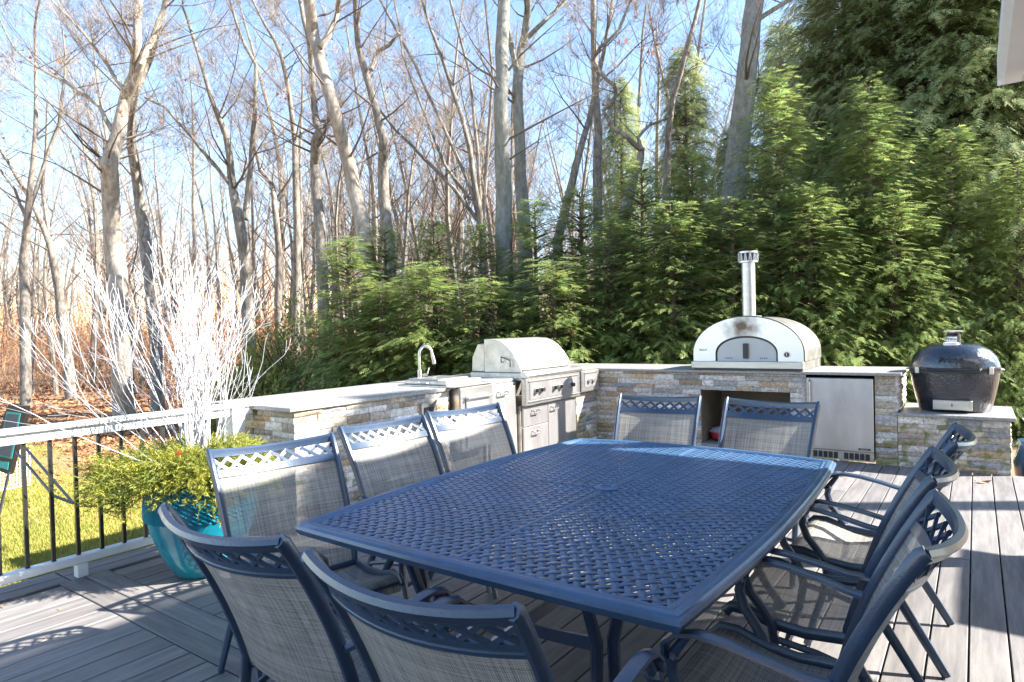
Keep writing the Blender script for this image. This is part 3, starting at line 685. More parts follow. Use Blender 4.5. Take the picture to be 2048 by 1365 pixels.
for k in range(60):
    a = rnd.uniform(0, 2*math.pi); rr_ = rnd.uniform(.15, .42); g.tube([(0.08*math.cos(a), .08*math.sin(a), .47), (rr_*.6*math.cos(a), rr_*.6*math.sin(a), .58), (rr_*math.cos(a), rr_*math.sin(a), rnd.uniform(.5, .6))], .004, 4)
g.obj('bough_stems', 'barkev', gre)
g = G(); g.lathe([(.0, -.014), (.012, -.008), (.015, 0), (.012, .009), (0, .014)], 10); b_ = g.mesh('berry', 'red', True)
for p in ((.12, -.20, .66),): place('berry', b_, gre, p)

# white painted twigs: each branch is its own part
tw = tag(empty('white_branches', (px_, py_, .08)), 'tall spray of white-painted bare branches standing in the teal planter', 'branches')
def twig_branch(rn, H, az, lean, r0=.004):
    g = G()
    def grow(p, d, L, r, lvl):
        n = max(3, int(L/.13)); pts = [p]; q = p.copy(); dd = d.copy(); rs = [r]
        for k in range(n):
            dd = (dd+Vector((rn.gauss(0, .075), rn.gauss(0, .075), rn.gauss(.03, .05)))).normalized()
            q = q+dd*(L/n); pts.append(q.copy()); rs.append(r*(1-.72*(k+1)/n))
            if lvl < 3 and k >= (n//3 if lvl == 0 else 0) and rn.random() < (.62 if lvl == 0 else .42):
                ax = dd.orthogonal().normalized(); ax = Matrix.Rotation(rn.uniform(0, 6.28), 3, dd) @ ax
                nd = (dd*rn.uniform(1.9, 3.4)+ax).normalized()
                grow(q.copy(), nd, L*(1-(k+1)/n)*rn.uniform(.6, .95)+.06, rs[-1]*.72, lvl+1)
        g.tube(pts, [max(x, .0011) for x in rs], 4 if lvl == 0 else 3, cap=False)
    p0 = Vector((rn.gauss(0, .055), rn.gauss(0, .055), .47))
    d = Vector((math.cos(az)*math.sin(lean), math.sin(az)*math.sin(lean), math.cos(lean)))
    grow(p0, d, H, r0, 0); return g
rn = random.Random(12)
# leftwards in the photograph is the -R direction; right is +R
aL = math.atan2(-R0.y, -R0.x)
for k in range(74):
    if k < 13: az = aL+rn.gauss(0, .4); lean = rn.uniform(.35, .95); H = rn.uniform(.9, 1.6)
    elif k < 21: az = aL+math.pi+rn.gauss(0, .5); lean = rn.uniform(.3, .6); H = rn.uniform(.5, .85)
    else: az = aL+rn.gauss(0, 1.5); lean = abs(rn.gauss(.03, .13)); H = rn.uniform(.65, 1.42)
    twig_branch(rn, H, az, lean).obj('branch', 'twig', tw, fix=False)

# ---------------- table ----------------
tb = tag(empty('patio_table', (-1.366, 2.61, 0)), 'large rectangular dark cast-aluminium patio table with woven lattice top', 'table')
TW, TL, TH, BOW = .757, 1.083, .73, .05
def outline(ins=0.0, n=14):
    W_, L_ = TW-ins, TL-ins; P = []
    def seg(a, b, nx, ny, bw):
        for k in range(n):
            t = k/n; bow = bw*(1-(2*t-1)**2)
            P.append((a[0]+(b[0]-a[0])*t+nx*bow, a[1]+(b[1]-a[1])*t+ny*bow))
    seg((-W_, -L_), (W_, -L_), 0, -1, .015); seg((W_, -L_), (W_, L_), 1, 0, .045); seg((W_, L_), (-W_, L_), 0, 1, .09); seg((-W_, L_), (-W_, -L_), -1, 0, .08)
    return P
prof = [(.0, -.045), (-.006, -.036), (-.012, -.022), (-.008, -.010), (.0, -.006), (.003, .0), (.016, .003), (.028, .0), (.032, -.004), (.044, -.002), (.050, -.006), (.054, -.012), (.052, -.030), (.03, -.045)]
op = outline(); g = G(); g.sweep([(x, y, TH) for x, y in op], [(-q[0], q[1]) for q in prof], closed=True)
g.obj('rim', 'tabletop', tb, True)
# lattice in curved coordinates: circles about two outside centres
c1 = np.array([-2.0, -2.35]); c2 = np.array([2.0, -2.35]); PT = .036; HW = .0122
def lattice():
    V = []; F = []
    def inside(x, y, m=.045):
        bx_ = (.045 if x > 0 else .08)*(1-(y/TL)**2); by_ = (.09 if y > 0 else .015)*(1-(x/TW)**2)
        return abs(x) < TW-m+bx_ and abs(y) < TL-m+by_
    def isect(r1, r2):
        d = c2[0]-c1[0]; a = (r1*r1-r2*r2+d*d)/(2*d); h2 = r1*r1-a*a
        if h2 < 0: return None
        return c1[0]+a, c1[1]+math.sqrt(h2)
    rmax = int(5.5/PT)
    def strip(fam, i):
        c = c1 if fam == 0 else c2; r = i*PT; prev = None; base = None
        # walk through the other family's index in quarter steps
        for jj in range(0, rmax*3):
            b = jj/3*PT
            p = isect(r, b) if fam == 0 else isect(b, r)
            ok = p is not None and inside(*p)
            if ok:
                x, y = p; rad = np.array([x-c[0], y-c[1]]); rad /= np.linalg.norm(rad)
                zz = TH-.008+.0018*math.cos(math.pi*jj/3)*(1 if (i+fam) % 2 == 0 else -1)
                k = len(V)
                for s_, dz in ((-HW, -.0035), (-HW*.8, .0), (HW*.8, .0), (HW, -.0035)): V.append((x+rad[0]*s_, y+rad[1]*s_, zz+dz))
                if prev is not None: F.extend([(prev+q, prev+q+1, k+q+1, k+q) for q in range(3)]+[(prev, k, k+3, prev+3)])
                prev = k
            else: prev = None
    for i in range(1, rmax): strip(0, i); strip(1, i)
    return V, F
V, F = lattice(); me = np_mesh('woven_lattice', V, F, 'tabletop')
place('woven_lattice', me, tb)
g = G(); g.box(-TW-.01, -.05, -.008, .008, TH-.014, TH-.0052); g.box(.05, TW+.01, -.008, .008, TH-.014, TH-.0052); g.obj('cross_bar', 'tabletop', tb, bevel=.002)
g = G(); g.box(-.008, .008, -TL-.01, -.05, TH-.0145, TH-.0050); g.box(-.008, .008, .05, TL+.01, TH-.0145, TH-.0050); g.obj('long_bar', 'tabletop', tb, bevel=.002)
g = G(); g.lathe([(.026, TH-.02), (.055, TH-.02), (.055, TH-.001), (.046, TH+.003), (.032, TH+.003), (.028, TH-.002)], 24); g.obj('umbrella_ring', 'tabletop', tb, True)
g = G(); g.lathe([(.0, TH-.016), (.03, TH-.015)], 16); g.obj('ring_plug', 'black', tb)
g = G(); g.sweep([(x, y, TH-.055) for x, y in outline(.13)], [(-.012, -.02), (.012, -.02), (.012, .02), (-.012, .02)], closed=True); g.obj('apron', 'metal', tb)
for sx in (-1, 1):
    for sy in (-1, 1):
        g = G()
        for o in (0, 1):
            xs_, ys_ = sx*(.38), sy*(.76)
            d = Vector((sx*.05, 0, 0)) if o else Vector((0, sy*.09, 0))
            pts = [(xs_+d.x*1.6, ys_+d.y*1.6, .69), (xs_+d.x*1.3, ys_+d.y*1.3, .60), (xs_+d.x*.6, ys_+d.y*.6, .45), (xs_+d.x*.7, ys_+d.y*.7, .28), (xs_+d.x*1.6+sx*.03, ys_+d.y*1.6+sy*.03, .12), (xs_+d.x*2+sx*.07, ys_+d.y*2+sy*.07, .012)]
            g.tube(pts, [.022, .02, .021, .02, .019, .024], 8)
        g.obj('leg', 'metal', tb, True)
for sy in (-1, 1):
    pts = [(-.36+.72*t, sy*(.76-.06*math.sin(math.pi*t)), .42-.05*math.sin(math.pi*t)) for t in np.linspace(0, 1, 11)]
    g = G(); g.sweep(pts, [(-.006, -.022), (.006, -.022), (.006, .022), (-.006, .022)]); g.obj('stretcher', 'metal', tb)
pts = [(0, -.70+1.4*t, .37) for t in np.linspace(0, 1, 5)]
g = G(); g.sweep(pts, [(-.012, -.018), (.012, -.018), (.012, .018), (-.012, .018)]); g.obj('stretcher', 'metal', tb)

# ---------------- chairs ----------------
def make_chair():
    root = empty('patio_chair')
    HB = .285
    def back(u, s):          # u -1..1 across, s 0 (seat) .. 1 (top)
        y = -.12-.13*s-.11*s*s; z = .40+.548*s
        bul = (.045+.02*s)*(1-u*u)
        w_ = HB*(.93+.07*s)
        return Vector((u*w_, y-bul*.92, z-bul*.25*s))
    box4 = lambda a, b: [(-a, -b), (a, -b), (a, b), (-a, b)]
    for sx in (-1, 1):
        pts = [Vector((sx*.275, -.33, .008)), Vector((sx*.272, -.235, .17)), Vector((sx*.268, -.14, .33))]+[back(sx, s) for s in np.linspace(.05, 1.0, 9)]
        top = pts[-1]; pts += [top+Vector((0, -.012, .008))]
        g = G(); g.tube(pts, [.015, .017, .018]+[.017]*9+[.016], 8, flat=(1.15, .85)); g.obj('back_post', 'metal', root, True)
        # arm with scroll end
        arm = [back(sx, .40)+Vector((sx*.012, 0, 0)), Vector((sx*.298, -0.13, .625)), Vector((sx*.305, -0.0453, .645)), Vector((sx*.308, 0.0471, .662)), Vector((sx*.308, 0.1241, .668)), Vector((sx*.306, 0.178, .655)), Vector((sx*.304, 0.2127, .625)), Vector((sx*.303, 0.215, .592)), Vector((sx*.303, 0.1988, .578)), Vector((sx*.303, 0.1857, .590)), Vector((sx*.303, 0.1895, .606))]
        sm = []
        for k in range(len(arm)-1):
            sm += [arm[k], (arm[k]+arm[k+1])/2]
        sm.append(arm[-1])
        g = G(); g.sweep(sm, [(-.021, -.006), (-.012, -.010), (.012, -.010), (.021, -.006), (.019, .004), (0, .009), (-.019, .004)], updirs=[(0, -math.sin(max(0, (k-12))*.5), math.cos(max(0, (k-12))*.5)) if k < 13 else (0, 1, .001) if k < 15 else (0, .3, -1) if k < 17 else (0, -1, -.2) if k < 19 else (0, 0, 1) for k in range(len(sm))])
        g.obj('arm', 'metal', root, True)
        leg = [(sx*.303, 0.1511, .655), (sx*.303, 0.1895, .60), (sx*.300, 0.1996, .555), (sx*.296, 0.1819, .50), (sx*.290, 0.1433, .45), (sx*.285, 0.1126, .40), (sx*.283, 0.1048, .34), (sx*.283, 0.1241, .24), (sx*.285, 0.1626, .12), (sx*.287, 0.1895, .01)]
        g = G(); g.tube(leg, [.012, .014, .016, .017, .017, .017, .017, .016, .015, .017], 8); g.obj('front_leg', 'metal', root, True)
        rail = [(sx*.270, -0.1223, .395), (sx*.272, 0.0086, .385), (sx*.274, 0.1087, .395), (sx*.274, 0.2011, .425), (sx*.272, 0.255, .425), (sx*.270, 0.2781, .40)]
        g = G(); g.tube(rail, .016, 8, flat=(1.3, .8)); g.obj('seat_rail', 'metal', root, True)
        low = [(sx*.272, -0.18, .285), (sx*.276, -0.0299, .325), (sx*.281, 0.101, .345)]
        g = G(); g.tube(low, .012, 6); g.obj('lower_rail', 'metal', root, True)
    # crest: cap, lower double rail, crossing bars
    us = np.linspace(-1, 1, 17)
    g = G(); g.sweep([back(u, 1.0)+Vector((0, -.004, -.004*(1-u*u))) for u in us], [(-.006, -.022), (.005, -.022), (.006, -.010), (.013, .0), (.014, .008), (.004, .017), (-.010, .015), (-.014, .004), (-.008, -.012)], up=(0, -.42, .9)); g.obj('crest_cap', 'metal', root, True)
    g = G(); g.sweep([back(u, .842) for u in us], [(-.009, -.017), (.009, -.017), (.009, -.006), (.004, -.003), (.009, .002), (.007, .017), (-.007, .017)], up=(0, -.42, .9)); g.obj('crest_rail', 'metal', root, True)
    for k in range(8):
        for s_ in (-1, 1):
            u0 = -.86+k*.246; a = u0-s_*.13; b = u0+s_*.13
            a = max(-.99, min(.99, a)); b = max(-.99, min(.99, b))
            off = Vector((0, .0015*s_, 0))
            g = G(); g.sweep([back(a, .855)+off, back((a+b)/2, .905)+off, back(b, .955)+off], [(-.0078, -.0035), (.0078, -.0035), (.006, .0045), (-.006, .0045)], up=(0, -.9, -.42)); g.obj('lattice_bar', 'metal', root)
    # sling
    V = []; UV = []; nu, ns = 13, 24
    path = [(s, None) for s in np.linspace(.83, .03, 12)]
    rows = [[back(u*.955, s) for u in np.linspace(-1, 1, nu)] for s, _ in path]
    for (y, z, sag) in ((-0.1223, .392, .012), (-0.0799, .382, .02), (0.0086, .378, .022), (0.0702, .385, .022), (0.1318, .40, .018), (0.1934, .423, .012), (0.2396, .430, .008), (0.2666, .422, .004), (0.2796, .40, .002), (0.282, .375, 0)):
        rows.append([Vector((u*.262, y, z-sag*(1-u*u))) for u in np.linspace(-1, 1, nu)])
    dist = 0
    for j, rw in enumerate(rows):
        if j: dist += (rows[j][nu//2]-rows[j-1][nu//2]).length
        for i, p in enumerate(rw): V.append(tuple(p)); UV.append((i/(nu-1)*.53, dist))
    F = [(j*nu+i, j*nu+i+1, (j+1)*nu+i+1, (j+1)*nu+i) for j in range(len(rows)-1) for i in range(nu-1)]
    cut = 11*(nu-1)
    for nm, fs in (('back_sling', F[:cut]), ('seat_sling', F[cut:])):
        me = bpy.data.meshes.new(nm); me.from_pydata(V, [], fs); uvl = me.uv_layers.new(name='UVMap')
        for lp in me.loops: uvl.data[lp.index].uv = UV[lp.vertex_index]
        bm = bmesh.new(); bm.from_mesh(me); bmesh.ops.delete(bm, geom=[v for v in bm.verts if not v.link_faces], context='VERTS'); bm.to_mesh(me); bm.free()
        me.polygons.foreach_set('use_smooth', [True]*len(me.polygons)); me.materials.append(MAT['sling']); place(nm, me, root)
    g = G(); g.tube([(-.27, -0.1146, .40), (.27, -0.1146, .40)], .013, 6); g.obj('cross_tube', 'metal', root, True)
    g = G(); g.tube([(-.27, 0.2666, .405), (.27, 0.2666, .405)], .011, 6); g.obj('cross_tube', 'metal', root, True)
    g = G(); g.tube([(-.283, 0.1241, .24), (0, 0.0933, .26), (.283, 0.1241, .24)], .010, 6); g.obj('cross_tube', 'metal', root, True)
    return root
proto = make_chair()
# (x, y of back top centre, facing angle deg: direction the sitter looks, label)
# top of backrest is .36 behind the chair origin
CH = [(-2.64, 1.78, -13, 'dark sling armchair on the left side, nearest the teal planter'),
      (-2.68, 2.50, -5, 'dark sling armchair in the middle of the left side, sun streaks on its back'),
      (-2.665, 3.18, -12, 'dark sling armchair on the left side, its pale back fully lit by sun'),
      (-1.83, 4.32, -84, 'dark sling armchair at the far end, nearer the left counter'),
      (-1.07, 4.31, -95, 'dark sling armchair at the far end, in front of the fridge and niche'),
      (-1.655, .94, 90, 'dark sling armchair at the near end seen from behind, nearer the railing'),
      (-.95, .92, 91, 'dark sling armchair at the near end seen from behind, lowest middle of photo'),
      (-.10, 1.90, 180, 'dark sling armchair on the right side, nearest the camera'),
      (-.13, 2.65, 182, 'dark sling armchair in the middle of the right side'),
      (-.08, 3.38, 180, 'dark sling armchair on the right side, farthest from the camera')]
for i, (x, y, a, lab) in enumerate(CH):
    o = proto if i == 0 else copy_tree(proto)
    th = R(a); o.location = (x+.36*math.cos(th), y+.36*math.sin(th), 0.0); o.rotation_euler = (0, 0, th-R(90))
    tag(o, lab, 'chair', 'sling armchairs around the patio table')

# ---------------- fallen leaves on the deck ----------------
for k, (x, y, lab) in enumerate([(.02, 7.0, 'curled dry brown leaf on deck before the low stone plinth'), (-1.02, 6.72, 'small dark dry leaf on shaded deck near the fridge')]):
    lf = G(); lf.add([(-.05, 0, .003), (0, -.025, .012), (.05, .0, .004), (0, .028, .01), (.08, .02, .03)], [(0, 1, 3), (1, 2, 3), (2, 4, 3)])
    o = lf.obj('dry_leaf', 'litter', fix=False); o.location = (x, y, .003); o.rotation_euler = (0, 0, k*1.3); tag(o, lab, 'leaf')

q = np.random.default_rng(21); n = 60; x = np.concatenate([q.uniform(-1.2, .6, 34), q.uniform(-4.6, -3.2, 26)]); y = np.concatenate([7.4-np.abs(q.normal(0, .35, 34)), q.uniform(.6, 2.8, 26)])
P = np.stack([x, y, np.full(n, .005)], 1); D = unit(np.stack([q.normal(0, 1, n), q.normal(0, 1, n), q.uniform(0, .3, n)], 1)); V, T = tris_at(P, D, unit(np.stack([q.normal(0, .3, n), q.normal(0, .3, n), np.ones(n)], 1)), q.uniform(.012, .05, n), q.uniform(.005, .018, n))
tag(place('deck_debris', np_mesh('deck_debris', V, T, 'litter')), 'crumbs of dry leaves scattered on the deck boards', 'leaves', kind='stuff')
# ---------------- things on the lawn ----------------
gs = tag(empty('folding_goal', (-8.2, 2.35, GZ)), 'dark padded panel with teal trim on folding black metal frame, standing on lawn', 'sports gear')
def on(px, py, d): return at(px, py, d)
d0 = 6.4
P = lambda x, y, d=d0: at(x, y, d)-gs.location
def quadbox(ps, th, m, name, parent, push=0.0):
    ps = [Vector(p) for p in ps]; nrm = (ps[1]-ps[0]).cross(ps[2]-ps[1]).normalized()
    if nrm.dot(CO-gs.location-ps[0]) < 0: nrm = -nrm
    g = G(); n = len(ps); g.add([p+nrm*push for p in ps]+[p+nrm*(push-th) for p in ps], [tuple(range(n)), tuple(range(n, 2*n))[::-1]]+[(j, (j+1) % n, n+(j+1) % n, n+j) for j in range(n)])
    return g.obj(name, m, parent)
pn = quadbox([P(16, 811), P(52, 813), P(50, 832), P(18, 950), P(-22, 935), P(8, 830)], .06, 'black', 'padded_panel', gs)
quadbox([P(14, 824), P(42, 827), P(24, 918), P(-6, 912)], .006, 'teal', 'teal_border', pn, .006)
quadbox([P(16.5, 827), P(39.5, 829.5), P(22.5, 914.5), P(-3.5, 909)], .004, 'panel', 'inner_panel', pn, .011)
quadbox([P(-22, 918), P(18, 925), P(16, 940), P(-22, 928)], .006, 'teal', 'teal_pocket', pn, .006)
for pts in ([P(40, 884, 6.3), P(147, 1007, 5.6)], [P(33, 905, 6.3), P(107, 992, 5.7)], [P(147, 1007, 5.6), P(107, 992, 5.7)]):
    g = G(); g.tube(pts, .013, 6); g.obj('frame_tube', 'black', gs)
g = G(); g.tube([P(18, 945), P(-2, 1030, 6.2)], .014, 6); g.obj('frame_tube', 'black', gs)
# white net behind it
nt_ = tag(empty('net', (0, 0, 0)), 'low white string net panel on the lawn behind the dark folding frame', 'net')
g = G(); A, B, C_, D_ = at(-20, 900, 8), at(60, 900, 8.2), at(60, 970, 7.4), at(-20, 985, 7.2)
for k in range(13):
    t = k/12; g.tube([A.lerp(B, t), D_.lerp(C_, t)], .004, 3, cap=False); g.tube([A.lerp(D_, t), B.lerp(C_, t)], .004, 3, cap=False)
g.obj('net_strings', 'white', nt_, fix=False); g = G(); g.tube([D_, C_], .012, 5); g.obj('net_edge', 'white', nt_)

# ---------------- house eave and porch post at the right ----------------
hs = tag(empty('house', (0, 0, 0)), 'white eave gutter and porch corner of the house at the right edge', 'house')
EX, EY, EZ = .145, 5.15, 2.93
g = G(); g.prism([(EX-.02, EZ+.16), (EX-.02, EZ+.02), (EX+.015, EZ-.015), (EX+.10, EZ-.015), (EX+.12, EZ+.16), (EX+.11, EZ+.16), (EX+.09, EZ-.0), (EX+.02, EZ-.0), (EX-.01, EZ+.03), (EX-.01, EZ+.16)], 'y', -5, EY); g.obj('gutter', 'gutter', hs)
g = G(); g.box(EX-.02, EX+.12, EY, EY+.005, EZ-.015, EZ+.16); g.obj('gutter_end_cap', 'gutter', hs)
g = G(); g.box(EX+.13, EX+.16, -5, EY, EZ-.02, EZ+.17); g.obj('fascia', 'gutter', hs)
g = G(); g.box(EX+.165, 4.6, -5, EY-.02, EZ+.0, EZ+.02); g.obj('soffit', 'gutter', hs)
g = G(); g.prism([(EX+.03, EZ+.175), (4.7, EZ+1.6), (4.7, EZ+1.68), (EX+.03, EZ+.2)], 'y', -5.1, EY+.06); g.obj('roof', 'shingle', hs)
g = G(); g.prism([(EX+.165, EZ+.03), (4.6, EZ+.03), (4.6, EZ+1.55), (EX+.165, EZ+.17)], 'y', EY-.05, EY-.01); g.obj('gable', 'house', hs)
g = G(); g.box(.285, .41, 4.87, 4.99, .20, EZ-.001); g.obj('porch_post', 'white', hs, bevel=.004)
g = G(); g.box(.262, .43, 4.85, 5.01, .02, .20); g.box(.255, .437, 4.84, 5.02, 0, .02); g.obj('post_base', 'white', hs, bevel=.004)
g = G(); g.box(4.4, 4.55, -5, 5.2, -.4, EZ-.001); g.obj('wall', 'house', hs)
# added unseen umbrella beyond the right edge, its canopy shaped to shade the deck
um = tag(empty('added_umbrella', (3.85, 6.1, 0)), 'added umbrella out of view, its canopy placed to shade the right deck', 'umbrella')
g = G(); V = [(-1.1, -.62, 2.38), (1.2, -.62, 2.38), (1.2, .62, 2.38), (-1.1, .62, 2.38), (-.3, 0, 2.55), (.4, 0, 2.55)]; g.add(V, [(0, 1, 5, 4), (1, 2, 5), (2, 3, 4, 5), (3, 0, 4)]); g.obj('canopy', 'house', um, fix=False)
g = G(); g.tube([(1.35, 0, .05), (1.35, 0, 2.7), (.1, 0, 2.6)], .03, 8); g.obj('pole', 'metal', um, True); g = G(); g.lathe([(.3, 0), (.3, .05), (.08, .09)], 24, (1.35, 0)); g.obj('base', 'metal', um)
# small blue pot right behind the plinth
bp2 = tag(empty('blue_pot', (.50, 8.25, GZ)), 'dark blue glazed pot on the mulch beyond the stone plinth', 'pot')
g = G(); g.lathe([(.12, .0), (.19, .2), (.21, .40), (.16, .58), (.175, .62), (.15, .62)], 24); g.obj('body', 'bluepot', bp2, True)

# ---------------- evergreens ----------------
def conifer_mesh(name, seed, H, Rb, nbr, m, hang=0.25, fine=1.0, bare=0.0, pw=.8, spl=1.0):
    q = np.random.default_rng(seed)
    h = (q.uniform(0, 1, nbr)**(1.45 if m == 'hemlock' else 1.1))*(.985-bare)+bare          # 0 ground .. 1 apex
    az = q.uniform(0, 2*np.pi, nbr)
    Lb = (Rb*(1-h)**pw*q.uniform(.5, 1.22, nbr)+.10)*(1+.12*np.sin(3*az+seed))
    lift = .55*h+.05                                  # upper branches point up more
    V = []; T = []; off = 0; BV = []
    tpos = []; tdir = []; tn = []; tl = []
    for b in range(nbr):
        L = Lb[b]; n = max(4, int(L/.055*fine)); t = np.sort(q.uniform(.22, 1.0, n))
        r = L*t; zz = h[b]*H + lift[b]*r - (hang+.22*(1-h[b]))*r*r/max(L, .3)
        c_, s_ = math.cos(az[b]), math.sin(az[b])
        slope = lift[b]-2*(hang+.22*(1-h[b]))*t
        side = q.choice([-1, 1], n)*q.uniform(.25, 1.15, n)*(1-.65*t**3)
        wob = q.normal(0, .05, (n, 3))
        P = np.stack([c_*r, s_*r, zz], 1)+wob
        d = np.stack([c_*np.cos(side)-s_*np.sin(side), s_*np.cos(side)+c_*np.sin(side), slope*np.cos(side)-.18], 1)
        nn_ = unit(np.stack([-c_*slope, -s_*slope, np.ones(n)], 1)+q.normal(0, .25, (n, 3)))
        tpos.append(P); tdir.append(unit(d)); tn.append(nn_); tl.append(q.uniform(.11, .25, n)*(.65+.5*(1-t))*spl)
        BV.append((h[b], az[b], L, lift[b]))
    P = np.concatenate(tpos); D = np.concatenate(tdir); Nn = np.concatenate(tn); L = np.concatenate(tl)
    S = unit(np.cross(D, Nn)); Nn = np.cross(S, D)
    k = 9; out = []
    for j in range(k):
        u = j/(k-1); sgn = 1 if j % 2 else -1
        if j == k-1: sgn = 0
        base = P+D*(L*u*.8)[:, None]-Nn*(L*u*u*.22)[:, None]
        dd = unit(D*(1.0)+S*sgn*(1.15-.5*u)-Nn*.15+q.normal(0, .12, P.shape))
        ln = L*(.46-.20*u)
        Vv, _ = tris_at(base, dd, Nn, ln, L*.065+.005)
        out.append(Vv.reshape(-1, 3, 3))
    V = np.concatenate(out, 0).reshape(-1, 3)
    return np_mesh(name, V, np.arange(len(V)).reshape(-1, 3), m), BV
def conifer(H, BV, parent, R_=.06):
    g = G(); g.tube([(0, 0, -.3), (.02, 0, H*.5), (0, 0, H*.99)], [R_*1.2, R_*.7, .008], 7)
    return g
EVM = {}
specs = {'A': (31, 3.3, 1.15, 620, 'hemlock', .16), 'B': (32, 4.4, 1.35, 780, 'hemlock', .18), 'C': (33, 5.9, 1.75, 1150, 'hemlock', .18), 'D': (34, 10.5, 2.5, 2300, 'arbor', .45), 'E': (35, 8.5, 2.0, 1200, 'arbor', .5)}
for k, (sd_, H, Rb, nb, m, hg) in specs.items():
    crown, BV = conifer_mesh('crown', sd_, H, Rb, nb, m, hg, fine=1.0 if m == 'hemlock' else .9, pw=.68 if m == 'hemlock' else .55, spl=1.0 if m == 'hemlock' else 1.25)
    tr_ = conifer(H, BV, None, .05+.006*H).mesh('trunk', 'barkev', True)
    g = G(); rb2 = random.Random(sd_)
    for (h_, a_, L_, lf_) in BV[::3 if m == 'hemlock' else 2]:
        pts = []
        for t in (0.02, .35, .7, .95):
            r = L_*t; pts.append((math.cos(a_)*r, math.sin(a_)*r, h_*H+lf_*r-(hg+.22*(1-h_))*r*r/max(L_, .3)))
        g.tube(pts, [.012+.004*L_, .009, .006, .002], 3, cap=False)
    EVM[k] = (crown, tr_, g.mesh('limbs', 'barkev', fix=False))
def evergreen(kind, px, d, top_y, label, group='hemlocks of the evergreen screen', rz=0., wide=1., z0=-.5):
    p = at(px, 650, d); p.z = z0
    topz = at(px, top_y, d).z
    H = specs[kind][1]; s = (topz-z0)/H
    o = empty('hemlock_tree' if kind in 'ABC' else 'arborvitae_tree', p, rz); o.scale = (s*wide, s*wide, s)
    place('trunk', EVM[kind][1], o); place('limbs', EVM[kind][2], o); place('crown', EVM[kind][0], o)
    return tag(o, label, 'evergreen', group)
EV = [('A', 668, 12.3, 640, 'low hemlock at the left end of the evergreen screen', 1.0), ('A', 700, 12.2, 480, 'pointed hemlock behind the sink counter, left of the faucet', 1.1), ('B', 775, 12.9, 455, 'slender hemlock rising left of the faucet, thin open tip', 1.0),
      ('A', 762, 11.6, 560, 'low dense hemlock just behind the left stone counter', 1.25), ('A', 860, 11.2, 530, 'rounded hemlock directly behind the gooseneck faucet', 1.4), ('B', 872, 12.6, 440, 'hemlock with upright tip above the faucet', 1.0), ('B', 965, 12.3, 450, 'hemlock with open tip left of the big grey trunk above grill', 1.0),
      ('A', 985, 11.0, 560, 'dense low hemlock behind the closed grill hood', 1.5), ('B', 1075, 12.0, 400, 'hemlock right of the grey double trunk', 1.0), ('A', 1110, 10.8, 520, 'dense hemlock behind the side burner corner', 1.45), ('B', 1165, 12.1, 380, 'yellow-green hemlock between double trunk and twisted tree', 1.05),
      ('B', 1225, 11.2, 440, 'hemlock over the back corner of the counter', 1.2), ('B', 1290, 11.8, 330, 'hemlock left of the oven chimney with airy top', 1.05), ('B', 1345, 10.8, 410, 'dense hemlock just behind the left end of the pizza oven', 1.3), ('C', 1390, 11.6, 300, 'taller hemlock left of the big lichen trunk', .95),
      ('B', 1470, 10.7, 400, 'dense hemlock right behind the oven chimney', 1.3), ('C', 1562, 11.2, 150, 'tall spire hemlock right of the big lichen trunk', .95), ('B', 1620, 10.4, 380, 'dense hemlock behind the right end of the pizza oven', 1.35), ('C', 1745, 10.9, 165, 'tall spire hemlock above the fridge', 1.0),
      ('B', 1790, 10.2, 390, 'dense hemlock behind the right end of the upper counter', 1.35), ('C', 1905, 10.6, 260, 'broad hemlock behind the kamado grill', 1.05), ('C', 2040, 10.0, 330, 'broad hemlock at the right edge behind kamado', 1.1)]
for i, (k, px, d, ty, lab, wd) in enumerate(EV): evergreen(k, px, d, ty, lab, rz=i*1.9, wide=wd)
AV = [('D', 1700, 14.2, -260, 'tall arborvitae with sky gaps left of the dense evergreen mass', 1.0), ('D', 1840, 13.2, -420, 'huge dense arborvitae filling the upper right', 1.2), ('D', 1990, 12.6, -380, 'huge pale-tipped arborvitae at the right under the eave', 1.2),
      ('E', 1380, 16.5, 90, 'thin bluish evergreen between twisted tree and lichen trunk', .8), ('E', 2120, 12.4, -200, 'arborvitae cut by the right edge of photo', 1.2), ('E', 1570, 16.5, 40, 'loose dark evergreen right behind the big lichen trunk', .8), ('E', 1250, 18, 150, 'yellowish thin evergreen behind the twisted bare tree', .7), ('E', 1470, 15.0, 250, 'dark evergreen behind the lower half of lichen trunk', .85)]
for i, (k, px, d, ty, lab, wd) in enumerate(AV): evergreen(k, px, d, ty, lab, 'tall evergreens behind the hemlock screen', i*1.3+.5, wd)
# added unseen pine, upper clumps placed so they shade the left counter
pn_ = tag(empty('added_pine', (5.2, 9.45, -.4)), 'added bare-trunked pine out of view, its clumps placed to shade the left counter', 'evergreen')
g = G(); g.tube([(0, 0, 0), (.1, 0, 4.5), (0, 0, 9.2)], [.2, .14, .05], 8); g.obj('trunk', 'barkev', pn_, True)
q = np.random.default_rng(50); cl = []
for (cx_, cy_, cz_, r_, n_) in ((0.05, 0, 8.45, .62, 5200), (-.1, .1, 8.0, .5, 3000), (0, 0, 1.6, 1.0, 3000)):
    u = unit(q.normal(0, 1, (n_, 3)))*(q.uniform(0, 1, (n_, 1))**.4)*r_; cl.append(u*np.array([1, 1, .8])+np.array([cx_, cy_, cz_]))
Pp = np.concatenate(cl); V, T = tris_at(Pp, unit(q.normal(0, 1, Pp.shape)), unit(q.normal(0, 1, Pp.shape)), q.uniform(.12, .22, len(Pp)), np.full(len(Pp), .07)); place('crown', np_mesh('crown', V, T, 'hemlock'), pn_)

